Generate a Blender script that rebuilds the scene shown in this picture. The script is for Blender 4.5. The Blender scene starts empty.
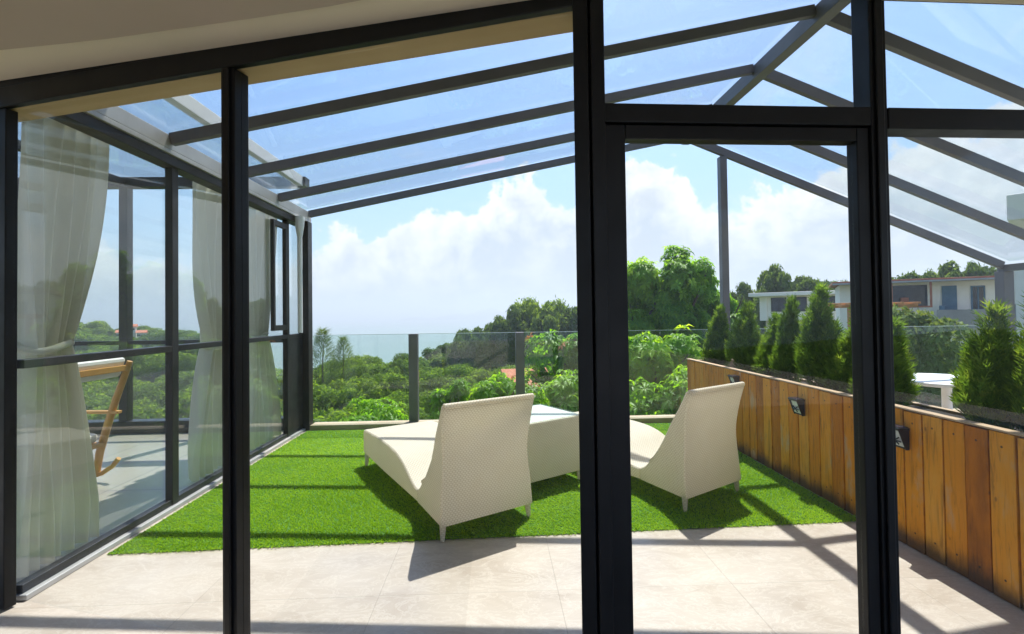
import bpy, math, random
import numpy as np
from mathutils import Vector, Matrix

R = math.radians
random.seed(7)
rng = np.random.default_rng(11)
scene = bpy.context.scene
col = scene.collection

# ------------------------------------------------------------------ camera
CAM_H, FPX = 1.4, 470.0
cam_d = bpy.data.cameras.new('camera')
cam = bpy.data.objects.new('camera', cam_d)
col.objects.link(cam)
cam_d.sensor_fit = 'HORIZONTAL'
cam_d.sensor_width = 36.0
cam_d.lens = 36.0 * FPX / 1024.0
cam_d.shift_y = -10.0 / 1024.0
cam_d.clip_start, cam_d.clip_end = 0.05, 60000.0
yaw, pitch, roll = R(2.07), R(0.94), R(0.77)
fw = Vector((math.sin(yaw) * math.cos(pitch), math.cos(yaw) * math.cos(pitch), math.sin(pitch)))
rt = Vector((math.cos(yaw), -math.sin(yaw), 0))
up = rt.cross(fw)
r2 = math.cos(roll) * rt - math.sin(roll) * up
u2 = math.sin(roll) * rt + math.cos(roll) * up
m3 = Matrix((r2, u2, -fw)).transposed()
cam.matrix_world = Matrix.Translation((0, 0, CAM_H)) @ m3.to_4x4()
scene.camera = cam

# ------------------------------------------------------------------ sun, sky, exposure
SUN_EL, SUN_AZ = R(65.4), R(23)          # azimuth measured from +Y towards +X
sun_d = bpy.data.lights.new('sun', 'SUN')
sun_d.energy, sun_d.angle, sun_d.color = 3.1, R(0.5), (1.0, 0.955, 0.88)
sun = bpy.data.objects.new('sun', sun_d)
col.objects.link(sun)
to_sun = Vector((math.sin(SUN_AZ) * math.cos(SUN_EL), math.cos(SUN_AZ) * math.cos(SUN_EL), math.sin(SUN_EL)))
sun.rotation_euler = (-to_sun).to_track_quat('-Z', 'Y').to_euler()
sun.location = to_sun * 40

vs = scene.view_settings
vs.view_transform = 'Standard'
try: vs.look = 'None'
except Exception: pass
vs.gamma, vs.use_curve_mapping, vs.exposure = 1.0, False, 1.5
cy = scene.cycles
cy.max_bounces, cy.diffuse_bounces, cy.glossy_bounces = 10, 5, 4
cy.transmission_bounces, cy.transparent_max_bounces, cy.volume_bounces = 6, 40, 0
cy.caustics_reflective = cy.caustics_refractive = False
cy.use_denoising = True

world = bpy.data.worlds.new('World')
scene.world = world
world.use_nodes = True


class NT:
    """small helper round a node tree"""
    def __init__(s, tree): s.t = tree
    def n(s, typ, **kw):
        nd = s.t.nodes.new(typ)
        for k, v in kw.items():
            if k == 'ins':
                for a, b in v.items(): s.put(nd.inputs[a], b)
            else: setattr(nd, k, v)
        return nd
    def put(s, sock, v):
        if isinstance(v, bpy.types.NodeSocket): s.t.links.new(v, sock)
        else: sock.default_value = v
    def m(s, op, a, b=None, c=None, clamp=False):
        nd = s.n('ShaderNodeMath', operation=op, use_clamp=clamp)
        for i, v in enumerate((a, b, c)):
            if v is not None: s.put(nd.inputs[i], v)
        return nd.outputs[0]
    def ss(s, v, lo, hi, a=0.0, b=1.0):
        nd = s.n('ShaderNodeMapRange', interpolation_type='SMOOTHSTEP')
        for i, x in enumerate((v, lo, hi, a, b)): s.put(nd.inputs[i], x)
        return nd.outputs[0]
    def mix(s, f, a, b):
        nd = s.n('ShaderNodeMix', data_type='RGBA')
        s.put(nd.inputs[0], f); s.put(nd.inputs[6], a); s.put(nd.inputs[7], b)
        return nd.outputs[2]
    def noise(s, vec, scale, detail=4.0, rough=0.55, dist=0.0, out='Fac'):
        nd = s.n('ShaderNodeTexNoise')
        if vec is not None: s.put(nd.inputs['Vector'], vec)
        s.put(nd.inputs['Scale'], scale); s.put(nd.inputs['Detail'], detail)
        s.put(nd.inputs['Roughness'], rough); s.put(nd.inputs['Distortion'], dist)
        return nd.outputs[out]
    def ramp(s, f, stops):
        nd = s.n('ShaderNodeValToRGB')
        cr = nd.color_ramp
        while len(cr.elements) < len(stops): cr.elements.new(0.5)
        for e, (p, c) in zip(cr.elements, stops):
            e.position = p; e.color = c if len(c) == 4 else (*c, 1)
        s.put(nd.inputs[0], f)
        return nd.outputs[0]


def build_sky():
    t = NT(world.node_tree)
    world.node_tree.nodes.clear()
    out = t.n('ShaderNodeOutputWorld')
    sky = t.n('ShaderNodeTexSky', sky_type='NISHITA', sun_disc=False, sun_elevation=SUN_EL, sun_rotation=SUN_AZ,
              altitude=60, air_density=1.0, dust_density=1.2, ozone_density=1.6)
    tc = t.n('ShaderNodeTexCoord')
    v = tc.outputs['Generated']
    sp = t.n('ShaderNodeSeparateXYZ'); t.put(sp.inputs[0], v)
    x, y, z = sp.outputs
    el = t.m('MULTIPLY', t.m('ARCSINE', z), 57.2958)
    az = t.m('MULTIPLY', t.m('ARCTAN2', x, y), 57.2958)
    # height of the cumulus bank (degrees) round the horizon
    fc = t.n('ShaderNodeFloatCurve')
    cv = fc.mapping.curves[0]
    pts = [(-180, 9), (-60, 7), (-34, 6), (-26, 6.5), (-20, 8.5), (-15, 10.8), (-9, 10.5), (-4, 12.2), (-0.5, 14.6), (3.2, 16.4), (7.2, 13.6),
           (11.5, 13.0), (15.5, 17.2), (19.5, 17.6), (23.5, 14.6), (28, 12.4), (33, 13.5), (38, 15.5), (46, 15.5), (60, 12), (180, 9)]
    P = [((a + 180) / 360, e / 40) for a, e in pts]
    while len(cv.points) < len(P): cv.points.new(0.5, 0.5)
    for p, (a, b) in zip(cv.points, P): p.location = (a, b); p.handle_type = 'AUTO_CLAMPED'
    fc.mapping.update()
    t.put(fc.inputs['Value'], t.m('DIVIDE', t.m('ADD', az, 180.0), 360.0))
    top = t.m('MULTIPLY', fc.outputs[0], 40.0)
    big = t.noise(v, 9.0, 7.0, 0.62, 0.25)
    fine = t.noise(v, 34.0, 5.0, 0.65, 0.3)
    lump = t.m('ADD', t.m('MULTIPLY', t.m('SUBTRACT', big, 0.5), 15.0), t.m('MULTIPLY', t.m('SUBTRACT', fine, 0.5), 4.5))
    d = t.m('SUBTRACT', t.m('ADD', top, lump), el)
    bank = t.ss(d, -0.3, 1.1)
    # softer broken cloud above the bank, thin streaks high up
    mp = t.n('ShaderNodeMapping', ins={0: v}); mp.inputs['Scale'].default_value = (1, 1, 2.6)
    wisp = t.noise(mp.outputs[0], 3.2, 8.0, 0.6, 0.5)
    wispm = t.m('MULTIPLY', t.ss(wisp, 0.54, 0.76), t.ss(el, 9.0, 16.0, 0.45, 0.35))
    # billows: lit crowns and slightly grey bodies
    bil = t.noise(v, 15.0, 6.0, 0.6, 0.4)
    shade = t.m('ADD', t.ss(d, 0.0, 9.0, 0.85, 0.05), t.m('MULTIPLY', t.m('SUBTRACT', bil, 0.5), 2.2), clamp=True)
    cloudc = t.mix(shade, (0.237, 0.265, 0.303, 1), (0.43, 0.432, 0.434, 1))
    # sky itself: Nishita, scaled
    skyc = t.n('ShaderNodeMix', data_type='RGBA', blend_type='MULTIPLY')
    skyc.inputs[0].default_value = 1.0
    t.put(skyc.inputs[6], sky.outputs[0]); skyc.inputs[7].default_value = (SKY_K, SKY_K, SKY_K, 1)
    hsat = t.n('ShaderNodeHueSaturation'); hsat.inputs['Saturation'].default_value = 1.22; hsat.inputs['Hue'].default_value = 0.501; t.put(hsat.inputs['Color'], skyc.outputs[2])
    low = t.mix(t.ss(el, 9.0, 30.0, 0.6, 0.0), hsat.outputs[0], (0.165, 0.245, 0.35, 1))
    base = t.mix(wispm, low, (0.34, 0.37, 0.40, 1))
    base = t.mix(t.m('MULTIPLY', bank, 0.93), base, cloudc)
    # pale sea haze close to the horizon
    hz = t.m('POWER', 2.718, t.m('DIVIDE', t.m('MAXIMUM', el, 0.0), -3.4))
    base = t.mix(t.m('MULTIPLY', hz, 0.85), base, (0.25, 0.29, 0.315, 1))
    bg = t.n('ShaderNodeBackground')
    t.put(bg.inputs[0], base); bg.inputs[1].default_value = 0.1
    # the texture colours above are display-linear, so divide by the strength
    k = t.n('ShaderNodeMix', data_type='RGBA', blend_type='MULTIPLY'); k.inputs[0].default_value = 1.0
    t.put(k.inputs[6], base); k.inputs[7].default_value = (10, 10, 10, 1)
    t.put(bg.inputs[0], k.outputs[2])
    t.put(out.inputs[0], bg.outputs[0])


SKY_K = 0.096
build_sky()

# ------------------------------------------------------------------ mesh helpers
class MB:
    def __init__(s): s.v, s.f = [], []
    def add(s, vs_, fs_):
        o = len(s.v); s.v += [tuple(p) for p in vs_]
        s.f += [tuple(i + o for i in f) for f in fs_]; return s
    BF = [(0, 3, 2, 1), (4, 5, 6, 7), (0, 1, 5, 4), (1, 2, 6, 5), (2, 3, 7, 6), (3, 0, 4, 7)]
    def box(s, x0, x1, y0, y1, z0, z1):
        return s.add([(x0, y0, z0), (x1, y0, z0), (x1, y1, z0), (x0, y1, z0), (x0, y0, z1), (x1, y0, z1), (x1, y1, z1), (x0, y1, z1)], s.BF)
    def lbox(s, A, B, a0, a1, n0, n1, z0, z1):
        """box in the frame of the line A->B: along a, outward n (left of A->B), up z"""
        A, B = Vector(A), Vector(B); d = (B - A).normalized(); n = Vector((-d.y, d.x))
        P = [A + d * a + n * q for a, q in ((a0, n0), (a1, n0), (a1, n1), (a0, n1))]
        return s.add([(p.x, p.y, z0) for p in P] + [(p.x, p.y, z1) for p in P], s.BF)
    def beam(s, p, q, w, h, upv=(0, 0, 1)):
        """bar from p to q; w sideways, h along up, hanging centred"""
        p, q = Vector(p), Vector(q); d = (q - p).normalized(); sd = d.cross(Vector(upv)).normalized(); u = sd.cross(d)
        c = [(-w / 2, -h / 2), (w / 2, -h / 2), (w / 2, h / 2), (-w / 2, h / 2)]
        A = [p + sd * a + u * b for a, b in c]; B = [q + sd * a + u * b for a, b in c]
        return s.add(A + B, [(0, 1, 2, 3), (7, 6, 5, 4), (0, 4, 5, 1), (1, 5, 6, 2), (2, 6, 7, 3), (3, 7, 4, 0)])
    def tube(s, pts, rad, n=12, cap=True):
        pts = [Vector(p) for p in pts]
        rad = rad if isinstance(rad, (list, tuple)) else [rad] * len(pts)
        o = len(s.v); prev = None
        for i, p in enumerate(pts):
            d = (pts[min(i + 1, len(pts) - 1)] - pts[max(i - 1, 0)]).normalized()
            a = prev - d * prev.dot(d) if prev is not None else d.orthogonal()
            a.normalize(); b = d.cross(a); prev = a
            for k in range(n):
                t = 2 * math.pi * k / n
                s.v.append(tuple(p + (a * math.cos(t) + b * math.sin(t)) * rad[i]))
        for i in range(len(pts) - 1):
            for k in range(n):
                s.f.append((o + i * n + k, o + i * n + (k + 1) % n, o + (i + 1) * n + (k + 1) % n, o + (i + 1) * n + k))
        if cap:
            s.f.append(tuple(o + k for k in reversed(range(n))))
            s.f.append(tuple(o + (len(pts) - 1) * n + k for k in range(n)))
        return s
    def prism(s, poly, axis, a0, a1):
        """polygon extruded along axis; poly holds the other two coordinates in xyz order"""
        def P(u, v, w):
            return {'x': (w, u, v), 'y': (u, w, v), 'z': (u, v, w)}[axis]
        n = len(poly)
        return s.add([P(u, v, a0) for u, v in poly] + [P(u, v, a1) for u, v in poly],
                     [tuple(range(n)), tuple(reversed(range(n, 2 * n)))] + [(i, (i + 1) % n, (i + 1) % n + n, i + n) for i in range(n)])
    def build(s, name, mat, parent=None, bevel=0.0, smooth=None, fix=True):
        me = bpy.data.meshes.new(name)
        me.from_pydata(s.v, [], s.f); me.update()
        if fix:
            import bmesh
            b = bmesh.new(); b.from_mesh(me); bmesh.ops.recalc_face_normals(b, faces=b.faces); b.to_mesh(me); b.free()
        if mat: me.materials.append(mat)
        if smooth is not None:
            me.polygons.foreach_set('use_smooth', [True] * len(me.polygons))
            me.set_sharp_from_angle(angle=R(smooth))
        return link(name, me, parent, bevel)


def link(name, me, parent=None, bevel=0.0):
    o = bpy.data.objects.new(name, me); col.objects.link(o)
    if parent: o.parent = parent
    if bevel:
        b = o.modifiers.new('bevel', 'BEVEL'); b.width = bevel; b.segments = 2; b.limit_method = 'ANGLE'; b.angle_limit = R(40)
    return o


def np_mesh(name, V, F, mat, smooth=False, colors=None):
    """V (n,3), F (m,k) -> mesh through numpy"""
    me = bpy.data.meshes.new(name)
    V = np.asarray(V, np.float32); F = np.asarray(F, np.int32)
    m, k = F.shape
    me.vertices.add(len(V)); me.vertices.foreach_set('co', V.ravel())
    me.loops.add(m * k); me.loops.foreach_set('vertex_index', F.ravel())
    me.polygons.add(m); me.polygons.foreach_set('loop_start', np.arange(0, m * k, k, dtype=np.int32))
    if smooth: me.polygons.foreach_set('use_smooth', np.ones(m, bool))
    if colors is not None:
        a = me.attributes.new('vary', 'FLOAT', 'POINT'); a.data.foreach_set('value', np.asarray(colors, np.float32))
    me.materials.append(mat); me.update(calc_edges=True); me.validate()
    return me


def tag(o, label=None, cat=None, group=None, kind=None):
    if label: o['label'] = label
    if cat: o['category'] = cat
    if group: o['group'] = group
    if kind: o['kind'] = kind
    return o


def thing(name, label, cat, loc=(0, 0, 0), rz=0.0, group=None):
    o = bpy.data.objects.new(name, None); col.objects.link(o)
    o.location = loc; o.rotation_euler = (0, 0, rz); o.empty_display_size = 0.1
    return tag(o, label, cat, group)


def copy_tree(o, parent=None):
    c = o.copy(); col.objects.link(c); c.parent = parent
    for ch in [q for q in o.children]: copy_tree(ch, c)
    return c


# ------------------------------------------------------------------ materials
def mat(name, color=(0.5, 0.5, 0.5), rough=0.5, metal=0.0, spec=None):
    m = bpy.data.materials.new(name); m.use_nodes = True
    b = m.node_tree.nodes['Principled BSDF']
    b.inputs['Base Color'].default_value = (*color, 1); b.inputs['Roughness'].default_value = rough; b.inputs['Metallic'].default_value = metal
    if spec is not None: b.inputs['Specular IOR Level'].default_value = spec
    return m, NT(m.node_tree), b


def varied(name, c1, c2, scale, rough=0.6, detail=6, bump=0.0, bscale=None, metal=0.0, r2=None, stretch=None, spec=None):
    m, t, b = mat(name, c1, rough, metal, spec)
    tc = t.n('ShaderNodeTexCoord').outputs['Object']
    if stretch:
        mp = t.n('ShaderNodeMapping', ins={0: tc}); mp.inputs['Scale'].default_value = stretch; tc = mp.outputs[0]
    f = t.noise(tc, scale, detail, 0.6)
    t.put(b.inputs['Base Color'], t.ramp(f, [(0.3, c1), (0.7, c2)]))
    if r2 is not None: t.put(b.inputs['Roughness'], t.ss(t.noise(tc, scale * 2.3, 4), 0.3, 0.7, rough, r2))
    if bump:
        bp = t.n('ShaderNodeBump'); bp.inputs['Strength'].default_value = bump; bp.inputs['Distance'].default_value = 0.01
        t.put(bp.inputs['Height'], t.noise(tc, bscale or scale * 6, 6)); t.put(b.inputs['Normal'], bp.outputs[0])
    return m


def glass(name, tint=(0.97, 0.985, 0.98), f0=0.04, gain=1.0, dirt=0.0):
    m = bpy.data.materials.new(name); m.use_nodes = True
    t = NT(m.node_tree); m.node_tree.nodes.clear()
    g = t.n('ShaderNodeNewGeometry')
    dp = t.n('ShaderNodeVectorMath', operation='DOT_PRODUCT'); t.put(dp.inputs[0], g.outputs['Incoming']); t.put(dp.inputs[1], g.outputs['Normal'])
    c = t.m('SUBTRACT', 1.0, t.m('ABSOLUTE', dp.outputs['Value']), clamp=True)
    fr = t.m('ADD', f0, t.m('MULTIPLY', t.m('POWER', c, 5.0), (1 - f0) * gain), clamp=True)
    tr = t.n('ShaderNodeBsdfTransparent'); tr.inputs[0].default_value = (*tint, 1)
    gl = t.n('ShaderNodeBsdfGlossy'); gl.inputs['Roughness'].default_value = 0.0; gl.inputs[0].default_value = (1, 1, 1, 1)
    mx = t.n('ShaderNodeMixShader'); t.put(mx.inputs[0], fr); t.put(mx.inputs[1], tr.outputs[0]); t.put(mx.inputs[2], gl.outputs[0])
    last = mx.outputs[0]
    if dirt:
        df = t.n('ShaderNodeBsdfDiffuse'); df.inputs[0].default_value = (0.75, 0.78, 0.8, 1)
        d2 = t.n('ShaderNodeMixShader')
        nz = t.noise(t.n('ShaderNodeTexCoord').outputs['Object'], 2.2, 6, 0.65)
        t.put(d2.inputs[0], t.ss(nz, 0.3, 0.8, dirt * 0.4, dirt)); t.put(d2.inputs[1], last); t.put(d2.inputs[2], df.outputs[0]); last = d2.outputs[0]
    o = t.n('ShaderNodeOutputMaterial'); t.put(o.inputs[0], last)
    return m


def leafmat(name, stops, trans=0.45, rough=0.5, nscale=0.7, tmul=1.5, gloss=0.06):
    """diffuse + translucent foliage; colour runs over the per-leaf random value, the tree and a clump noise"""
    m = bpy.data.materials.new(name); m.use_nodes = True
    t = NT(m.node_tree); m.node_tree.nodes.clear()
    at = t.n('ShaderNodeAttribute', attribute_name='vary').outputs['Fac']
    oi = t.n('ShaderNodeObjectInfo').outputs['Random']
    nz = t.noise(t.n('ShaderNodeTexCoord').outputs['Object'], nscale, 3)
    f = t.m('ADD', t.m('MULTIPLY', at, 0.5), t.m('ADD', t.m('MULTIPLY', oi, 0.28), t.m('MULTIPLY', t.m('SUBTRACT', nz, 0.4), 0.9)), clamp=True)
    c = t.ramp(f, stops)
    df = t.n('ShaderNodeBsdfDiffuse'); t.put(df.inputs[0], c)
    tl = t.n('ShaderNodeBsdfTranslucent')
    k = t.n('ShaderNodeMix', data_type='RGBA', blend_type='MULTIPLY'); k.inputs[0].default_value = 1
    t.put(k.inputs[6], c); k.inputs[7].default_value = (tmul * 1.25, tmul * 1.1, tmul * 0.5, 1); t.put(tl.inputs[0], k.outputs[2])
    mx = t.n('ShaderNodeMixShader'); mx.inputs[0].default_value = trans; t.put(mx.inputs[1], df.outputs[0]); t.put(mx.inputs[2], tl.outputs[0])
    gl = t.n('ShaderNodeBsdfGlossy'); gl.inputs['Roughness'].default_value = rough; gl.inputs[0].default_value = (0.8, 0.85, 0.8, 1)
    m2 = t.n('ShaderNodeMixShader'); m2.inputs[0].default_value = gloss; t.put(m2.inputs[1], mx.outputs[0]); t.put(m2.inputs[2], gl.outputs[0])
    o = t.n('ShaderNodeOutputMaterial'); t.put(o.inputs[0], m2.outputs[0])
    return m


def wrap(m, fn):
    return m

M_FRAME = varied('black_aluminium', (0.005, 0.005, 0.006), (0.009, 0.009, 0.0105), 3.0, 0.38, r2=0.5, spec=0.3)
M_ROOFBAR = varied('grey_aluminium', (0.12, 0.118, 0.128), (0.155, 0.152, 0.163), 2.5, 0.38, r2=0.5)
M_WALLBAR = varied('dark_aluminium', (0.013, 0.0135, 0.016), (0.022, 0.023, 0.026), 3.0, 0.35, r2=0.5, spec=0.4)
M_SILVER = varied('silver_aluminium', (0.42, 0.41, 0.40), (0.55, 0.54, 0.53), 4.0, 0.4, metal=0.3)
M_GLASS = glass('clear_glass', (0.985, 0.992, 0.99), 0.014, 0.8)
M_GLASSW = glass('wall_glass', (0.955, 0.975, 0.972), 0.045, 1.0, dirt=0.02)
M_GLASSR = glass('roof_glass', (0.93, 0.955, 0.97), 0.035, 0.8, dirt=0.05)
M_GLASSB = glass('railing_glass', (0.90, 0.945, 0.93), 0.03, 0.9, dirt=0.02)
M_PLASTER = varied('cream_plaster', (0.88, 0.76, 0.59), (0.90, 0.78, 0.61), 1.5, 0.85, bump=0.05)
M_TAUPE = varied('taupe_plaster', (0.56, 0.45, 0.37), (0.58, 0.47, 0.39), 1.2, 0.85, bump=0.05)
M_TAN = varied('tan_render', (0.50, 0.36, 0.19), (0.55, 0.41, 0.23), 2.0, 0.9, bump=0.1)
M_WHITE = varied('white_paint', (0.74, 0.73, 0.70), (0.80, 0.79, 0.77), 0.8, 0.7)
M_WHITEP = varied('white_plastic', (0.78, 0.78, 0.77), (0.82, 0.82, 0.81), 6.0, 0.35)
M_KERB = varied('kerb_stone', (0.36, 0.29, 0.19), (0.46, 0.38, 0.27), 5.0, 0.8, bump=0.15)


def marble():
    m, t, b = mat('beige_marble', rough=0.3)
    tc = t.n('ShaderNodeTexCoord').outputs['Object']
    mp = t.n('ShaderNodeMapping', ins={0: tc}); mp.inputs['Rotation'].default_value = (0, 0, 0.35); mp.inputs['Scale'].default_value = (1, 2.2, 1)
    a = t.noise(mp.outputs[0], 1.7, 9, 0.66, 0.9)
    v = t.noise(mp.outputs[0], 4.2, 8, 0.7, 2.2)
    c = t.ramp(a, [(0.25, (0.375, 0.31, 0.25)), (0.48, (0.45, 0.385, 0.32)), (0.62, (0.48, 0.415, 0.35)), (0.8, (0.51, 0.45, 0.385))])
    vein = t.ss(t.m('ABSOLUTE', t.m('SUBTRACT', v, 0.5)), 0.0, 0.035, 0.45, 0.0)
    c = t.mix(vein, c, (0.60, 0.55, 0.48, 1))
    sp = t.n('ShaderNodeSeparateXYZ'); t.put(sp.inputs[0], tc)
    def seam(s, off, pitch):
        q = t.m('ABSOLUTE', t.m('SUBTRACT', t.m('FRACT', t.m('DIVIDE', t.m('ADD', s, off), pitch)), 0.5))
        return t.ss(q, 0.4960, 0.4990)
    g = t.m('MAXIMUM', seam(sp.outputs[0], 0.6 + 45, 0.9), seam(sp.outputs[1], 0.3 + 45, 0.9))
    # tile to tile tone
    wn = t.n('ShaderNodeTexWhiteNoise', noise_dimensions='2D')
    fl = t.n('ShaderNodeCombineXYZ')
    t.put(fl.inputs[0], t.m('FLOOR', t.m('DIVIDE', t.m('ADD', sp.outputs[0], 0.6 + 45.45), 0.9))); t.put(fl.inputs[1], t.m('FLOOR', t.m('DIVIDE', t.m('ADD', sp.outputs[1], 0.3 + 45.45), 0.9)))
    t.put(wn.inputs['Vector'], fl.outputs[0])
    hs = t.n('ShaderNodeHueSaturation'); t.put(hs.inputs['Color'], c); t.put(hs.inputs['Value'], t.m('ADD', 0.95, t.m('MULTIPLY', wn.outputs['Value'], 0.1)))
    c = t.mix(t.m('MULTIPLY', g, 0.4), hs.outputs[0], (0.25, 0.21, 0.17, 1))
    t.put(b.inputs['Base Color'], c)
    t.put(b.inputs['Roughness'], t.ss(t.noise(tc, 3.0, 5), 0.3, 0.7, 0.28, 0.5))
    bp = t.n('ShaderNodeBump'); bp.inputs['Strength'].default_value = 0.25; bp.inputs['Distance'].default_value = 0.003
    t.put(bp.inputs['Height'], t.m('SUBTRACT', t.m('MULTIPLY', a, 0.4), g)); t.put(b.inputs['Normal'], bp.outputs[0])
    return m
M_MARBLE = marble()


def tile_floor():
    m, t, b = mat('slate_tile', rough=0.35)
    tc = t.n('ShaderNodeTexCoord').outputs['Object']
    br = t.n('ShaderNodeTexBrick', offset=0.0, ins={'Vector': tc, 'Scale': 1.0, 'Mortar Size': 0.006, 'Brick Width': 0.8, 'Row Height': 0.8})
    br.inputs['Color1'].default_value = (0.30, 0.27, 0.23, 1); br.inputs['Color2'].default_value = (0.33, 0.30, 0.255, 1); br.inputs['Mortar'].default_value = (0.12, 0.13, 0.14, 1)
    t.put(b.inputs['Base Color'], t.mix(t.m('MULTIPLY', t.noise(tc, 3, 6), 0.4), br.outputs[0], (0.40, 0.365, 0.32, 1)))
    return m
M_SLATE = tile_floor()


def wicker():
    m, t, b = mat('cream_wicker', (0.78, 0.70, 0.56), 0.55)
    tc = t.n('ShaderNodeTexCoord').outputs['Object']
    sp = t.n('ShaderNodeSeparateXYZ'); t.put(sp.inputs[0], tc); x, y, z = sp.outputs
    # strands: flat bands woven over upright ribs, every second rib offset
    px, pz = 0.022, 0.0125
    ns = t.n('ShaderNodeSeparateXYZ'); t.put(ns.inputs[0], t.n('ShaderNodeTexCoord').outputs['Normal'])
    flat = t.m('GREATER_THAN', t.m('ABSOLUTE', ns.outputs[2]), 0.6); side = t.m('GREATER_THAN', t.m('ABSOLUTE', ns.outputs[0]), 0.6)
    u = t.m('DIVIDE', t.m('ADD', t.m('MULTIPLY', side, y), t.m('MULTIPLY', t.m('SUBTRACT', 1.0, side), x)), px)
    v = t.m('DIVIDE', t.m('ADD', t.m('MULTIPLY', flat, y), t.m('MULTIPLY', t.m('SUBTRACT', 1.0, flat), z)), pz)
    par = t.m('MODULO', t.m('FLOOR', v), 2.0)
    over = t.m('ABSOLUTE', t.m('SINE', t.m('MULTIPLY', t.m('ADD', u, t.m('MULTIPLY', par, 0.5)), math.pi)))
    band = t.m('SUBTRACT', 1.0, t.m('POWER', t.m('ABSOLUTE', t.m('SUBTRACT', t.m('MULTIPLY', t.m('FRACT', v), 2.0), 1.0)), 2.0))
    w = t.m('MULTIPLY', t.m('POWER', over, 0.6), t.m('POWER', band, 0.5))
    nz = t.noise(tc, 7.0, 5, 0.6)
    c = t.mix(t.ss(w, 0.05, 0.75), (0.62, 0.53, 0.39, 1), (0.91, 0.85, 0.71, 1))
    c = t.mix(t.m('MULTIPLY', t.ss(nz, 0.35, 0.75), 0.25), c, (0.74, 0.65, 0.48, 1))
    t.put(b.inputs['Base Color'], c)
    bp = t.n('ShaderNodeBump'); bp.inputs['Strength'].default_value = 0.45; bp.inputs['Distance'].default_value = 0.004
    t.put(bp.inputs['Height'], w); t.put(b.inputs['Normal'], bp.outputs[0])
    tl = t.n('ShaderNodeBsdfTranslucent'); t.put(tl.inputs[0], c)
    mx = t.n('ShaderNodeMixShader'); mx.inputs[0].default_value = 0.42
    t.put(mx.inputs[1], b.outputs[0]); t.put(mx.inputs[2], tl.outputs[0])
    t.put(m.node_tree.nodes['Material Output'].inputs[0], mx.outputs[0])
    return m
M_WICKER = wicker()


def planks():
    """vertical boards 0.122 wide, stained orange-brown, weathered at foot and in patches; boards counted along Y"""
    m, t, b = mat('stained_boards', rough=0.55, spec=0.2)
    tc = t.n('ShaderNodeTexCoord').outputs['Object']
    sp = t.n('ShaderNodeSeparateXYZ'); t.put(sp.inputs[0], tc); x, y, z = sp.outputs
    idx = t.m('FLOOR', t.m('DIVIDE', y, 0.122))
    wn = t.n('ShaderNodeTexWhiteNoise', noise_dimensions='1D'); t.put(wn.inputs['W'], idx)
    off = t.n('ShaderNodeCombineXYZ'); t.put(off.inputs[0], t.m('MULTIPLY', y, 26.0)); t.put(off.inputs[1], t.m('MULTIPLY', idx, 7.3)); t.put(off.inputs[2], t.m('MULTIPLY', z, 2.2))
    grain = t.noise(off.outputs[0], 1.4, 8, 0.65, 1.3)
    o2 = t.n('ShaderNodeCombineXYZ'); t.put(o2.inputs[0], t.m('MULTIPLY', y, 5.0)); t.put(o2.inputs[1], t.m('MULTIPLY', idx, 3.1)); t.put(o2.inputs[2], t.m('MULTIPLY', z, 2.0))
    patch = t.noise(o2.outputs[0], 1.3, 5, 0.6)
    c = t.ramp(t.m('ADD', t.m('MULTIPLY', wn.outputs['Value'], 0.55), t.m('MULTIPLY', patch, 0.5)),
               [(0.12, (0.24, 0.075, 0.004)), (0.25, (0.50, 0.16, 0.006)), (0.42, (0.64, 0.225, 0.008)), (0.68, (0.74, 0.30, 0.016)), (0.95, (0.74, 0.40, 0.08))])
    c = t.mix(t.ss(grain, 0.48, 0.70, 0.0, 0.6), c, (0.16, 0.06, 0.012, 1))
    c = t.mix(t.ss(patch, 0.58, 0.74, 0.0, 0.6), c, (0.42, 0.36, 0.29, 1))          # grey, worn
    # knots
    vo = t.n('ShaderNodeTexVoronoi', ins={'Scale': 1.0}); cb = t.n('ShaderNodeCombineXYZ')
    t.put(cb.inputs[0], t.m('MULTIPLY', y, 8.0)); t.put(cb.inputs[2], t.m('MULTIPLY', z, 4.4)); t.put(cb.inputs[1], t.m('MULTIPLY', idx, 1.7)); t.put(vo.inputs['Vector'], cb.outputs[0])
    c = t.mix(t.ss(vo.outputs['Distance'], 0.03, 0.07, 0.55, 0.0), c, (0.10, 0.045, 0.02, 1))
    # splash dirt along the foot, ragged
    c = t.mix(t.ss(t.m('ADD', z, t.m('MULTIPLY', t.m('SUBTRACT', patch, 0.5), 0.25)), 0.02, 0.14, 0.85, 0.0), c, (0.045, 0.032, 0.022, 1))
    # two screw heads at top and foot of each board
    fy = t.m('MULTIPLY', t.m('SUBTRACT', t.m('FRACT', t.m('DIVIDE', y, 0.122)), 0.5), 0.122)
    dz = t.m('MINIMUM', t.m('ABSOLUTE', t.m('SUBTRACT', z, 0.735)), t.m('ABSOLUTE', t.m('SUBTRACT', z, 0.10)))
    ds = t.m('SQRT', t.m('ADD', t.m('MULTIPLY', fy, fy), t.m('MULTIPLY', dz, dz)))
    c = t.mix(t.ss(ds, 0.0045, 0.0065, 0.9, 0.0), c, (0.03, 0.025, 0.02, 1))
    t.put(b.inputs['Base Color'], c)
    bp = t.n('ShaderNodeBump'); bp.inputs['Strength'].default_value = 0.3; bp.inputs['Distance'].default_value = 0.004
    t.put(bp.inputs['Height'], grain); t.put(b.inputs['Normal'], bp.outputs[0])
    return m
M_PLANK = planks()
M_CAPWOOD = varied('cap_wood', (0.36, 0.24, 0.13), (0.52, 0.38, 0.24), 6, 0.6, stretch=(8, 0.6, 8), bump=0.2)
M_GOLDWOOD = varied('honey_wood', (0.46, 0.22, 0.05), (0.60, 0.32, 0.09), 5, 0.4, stretch=(1, 1, 0.3))
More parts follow.
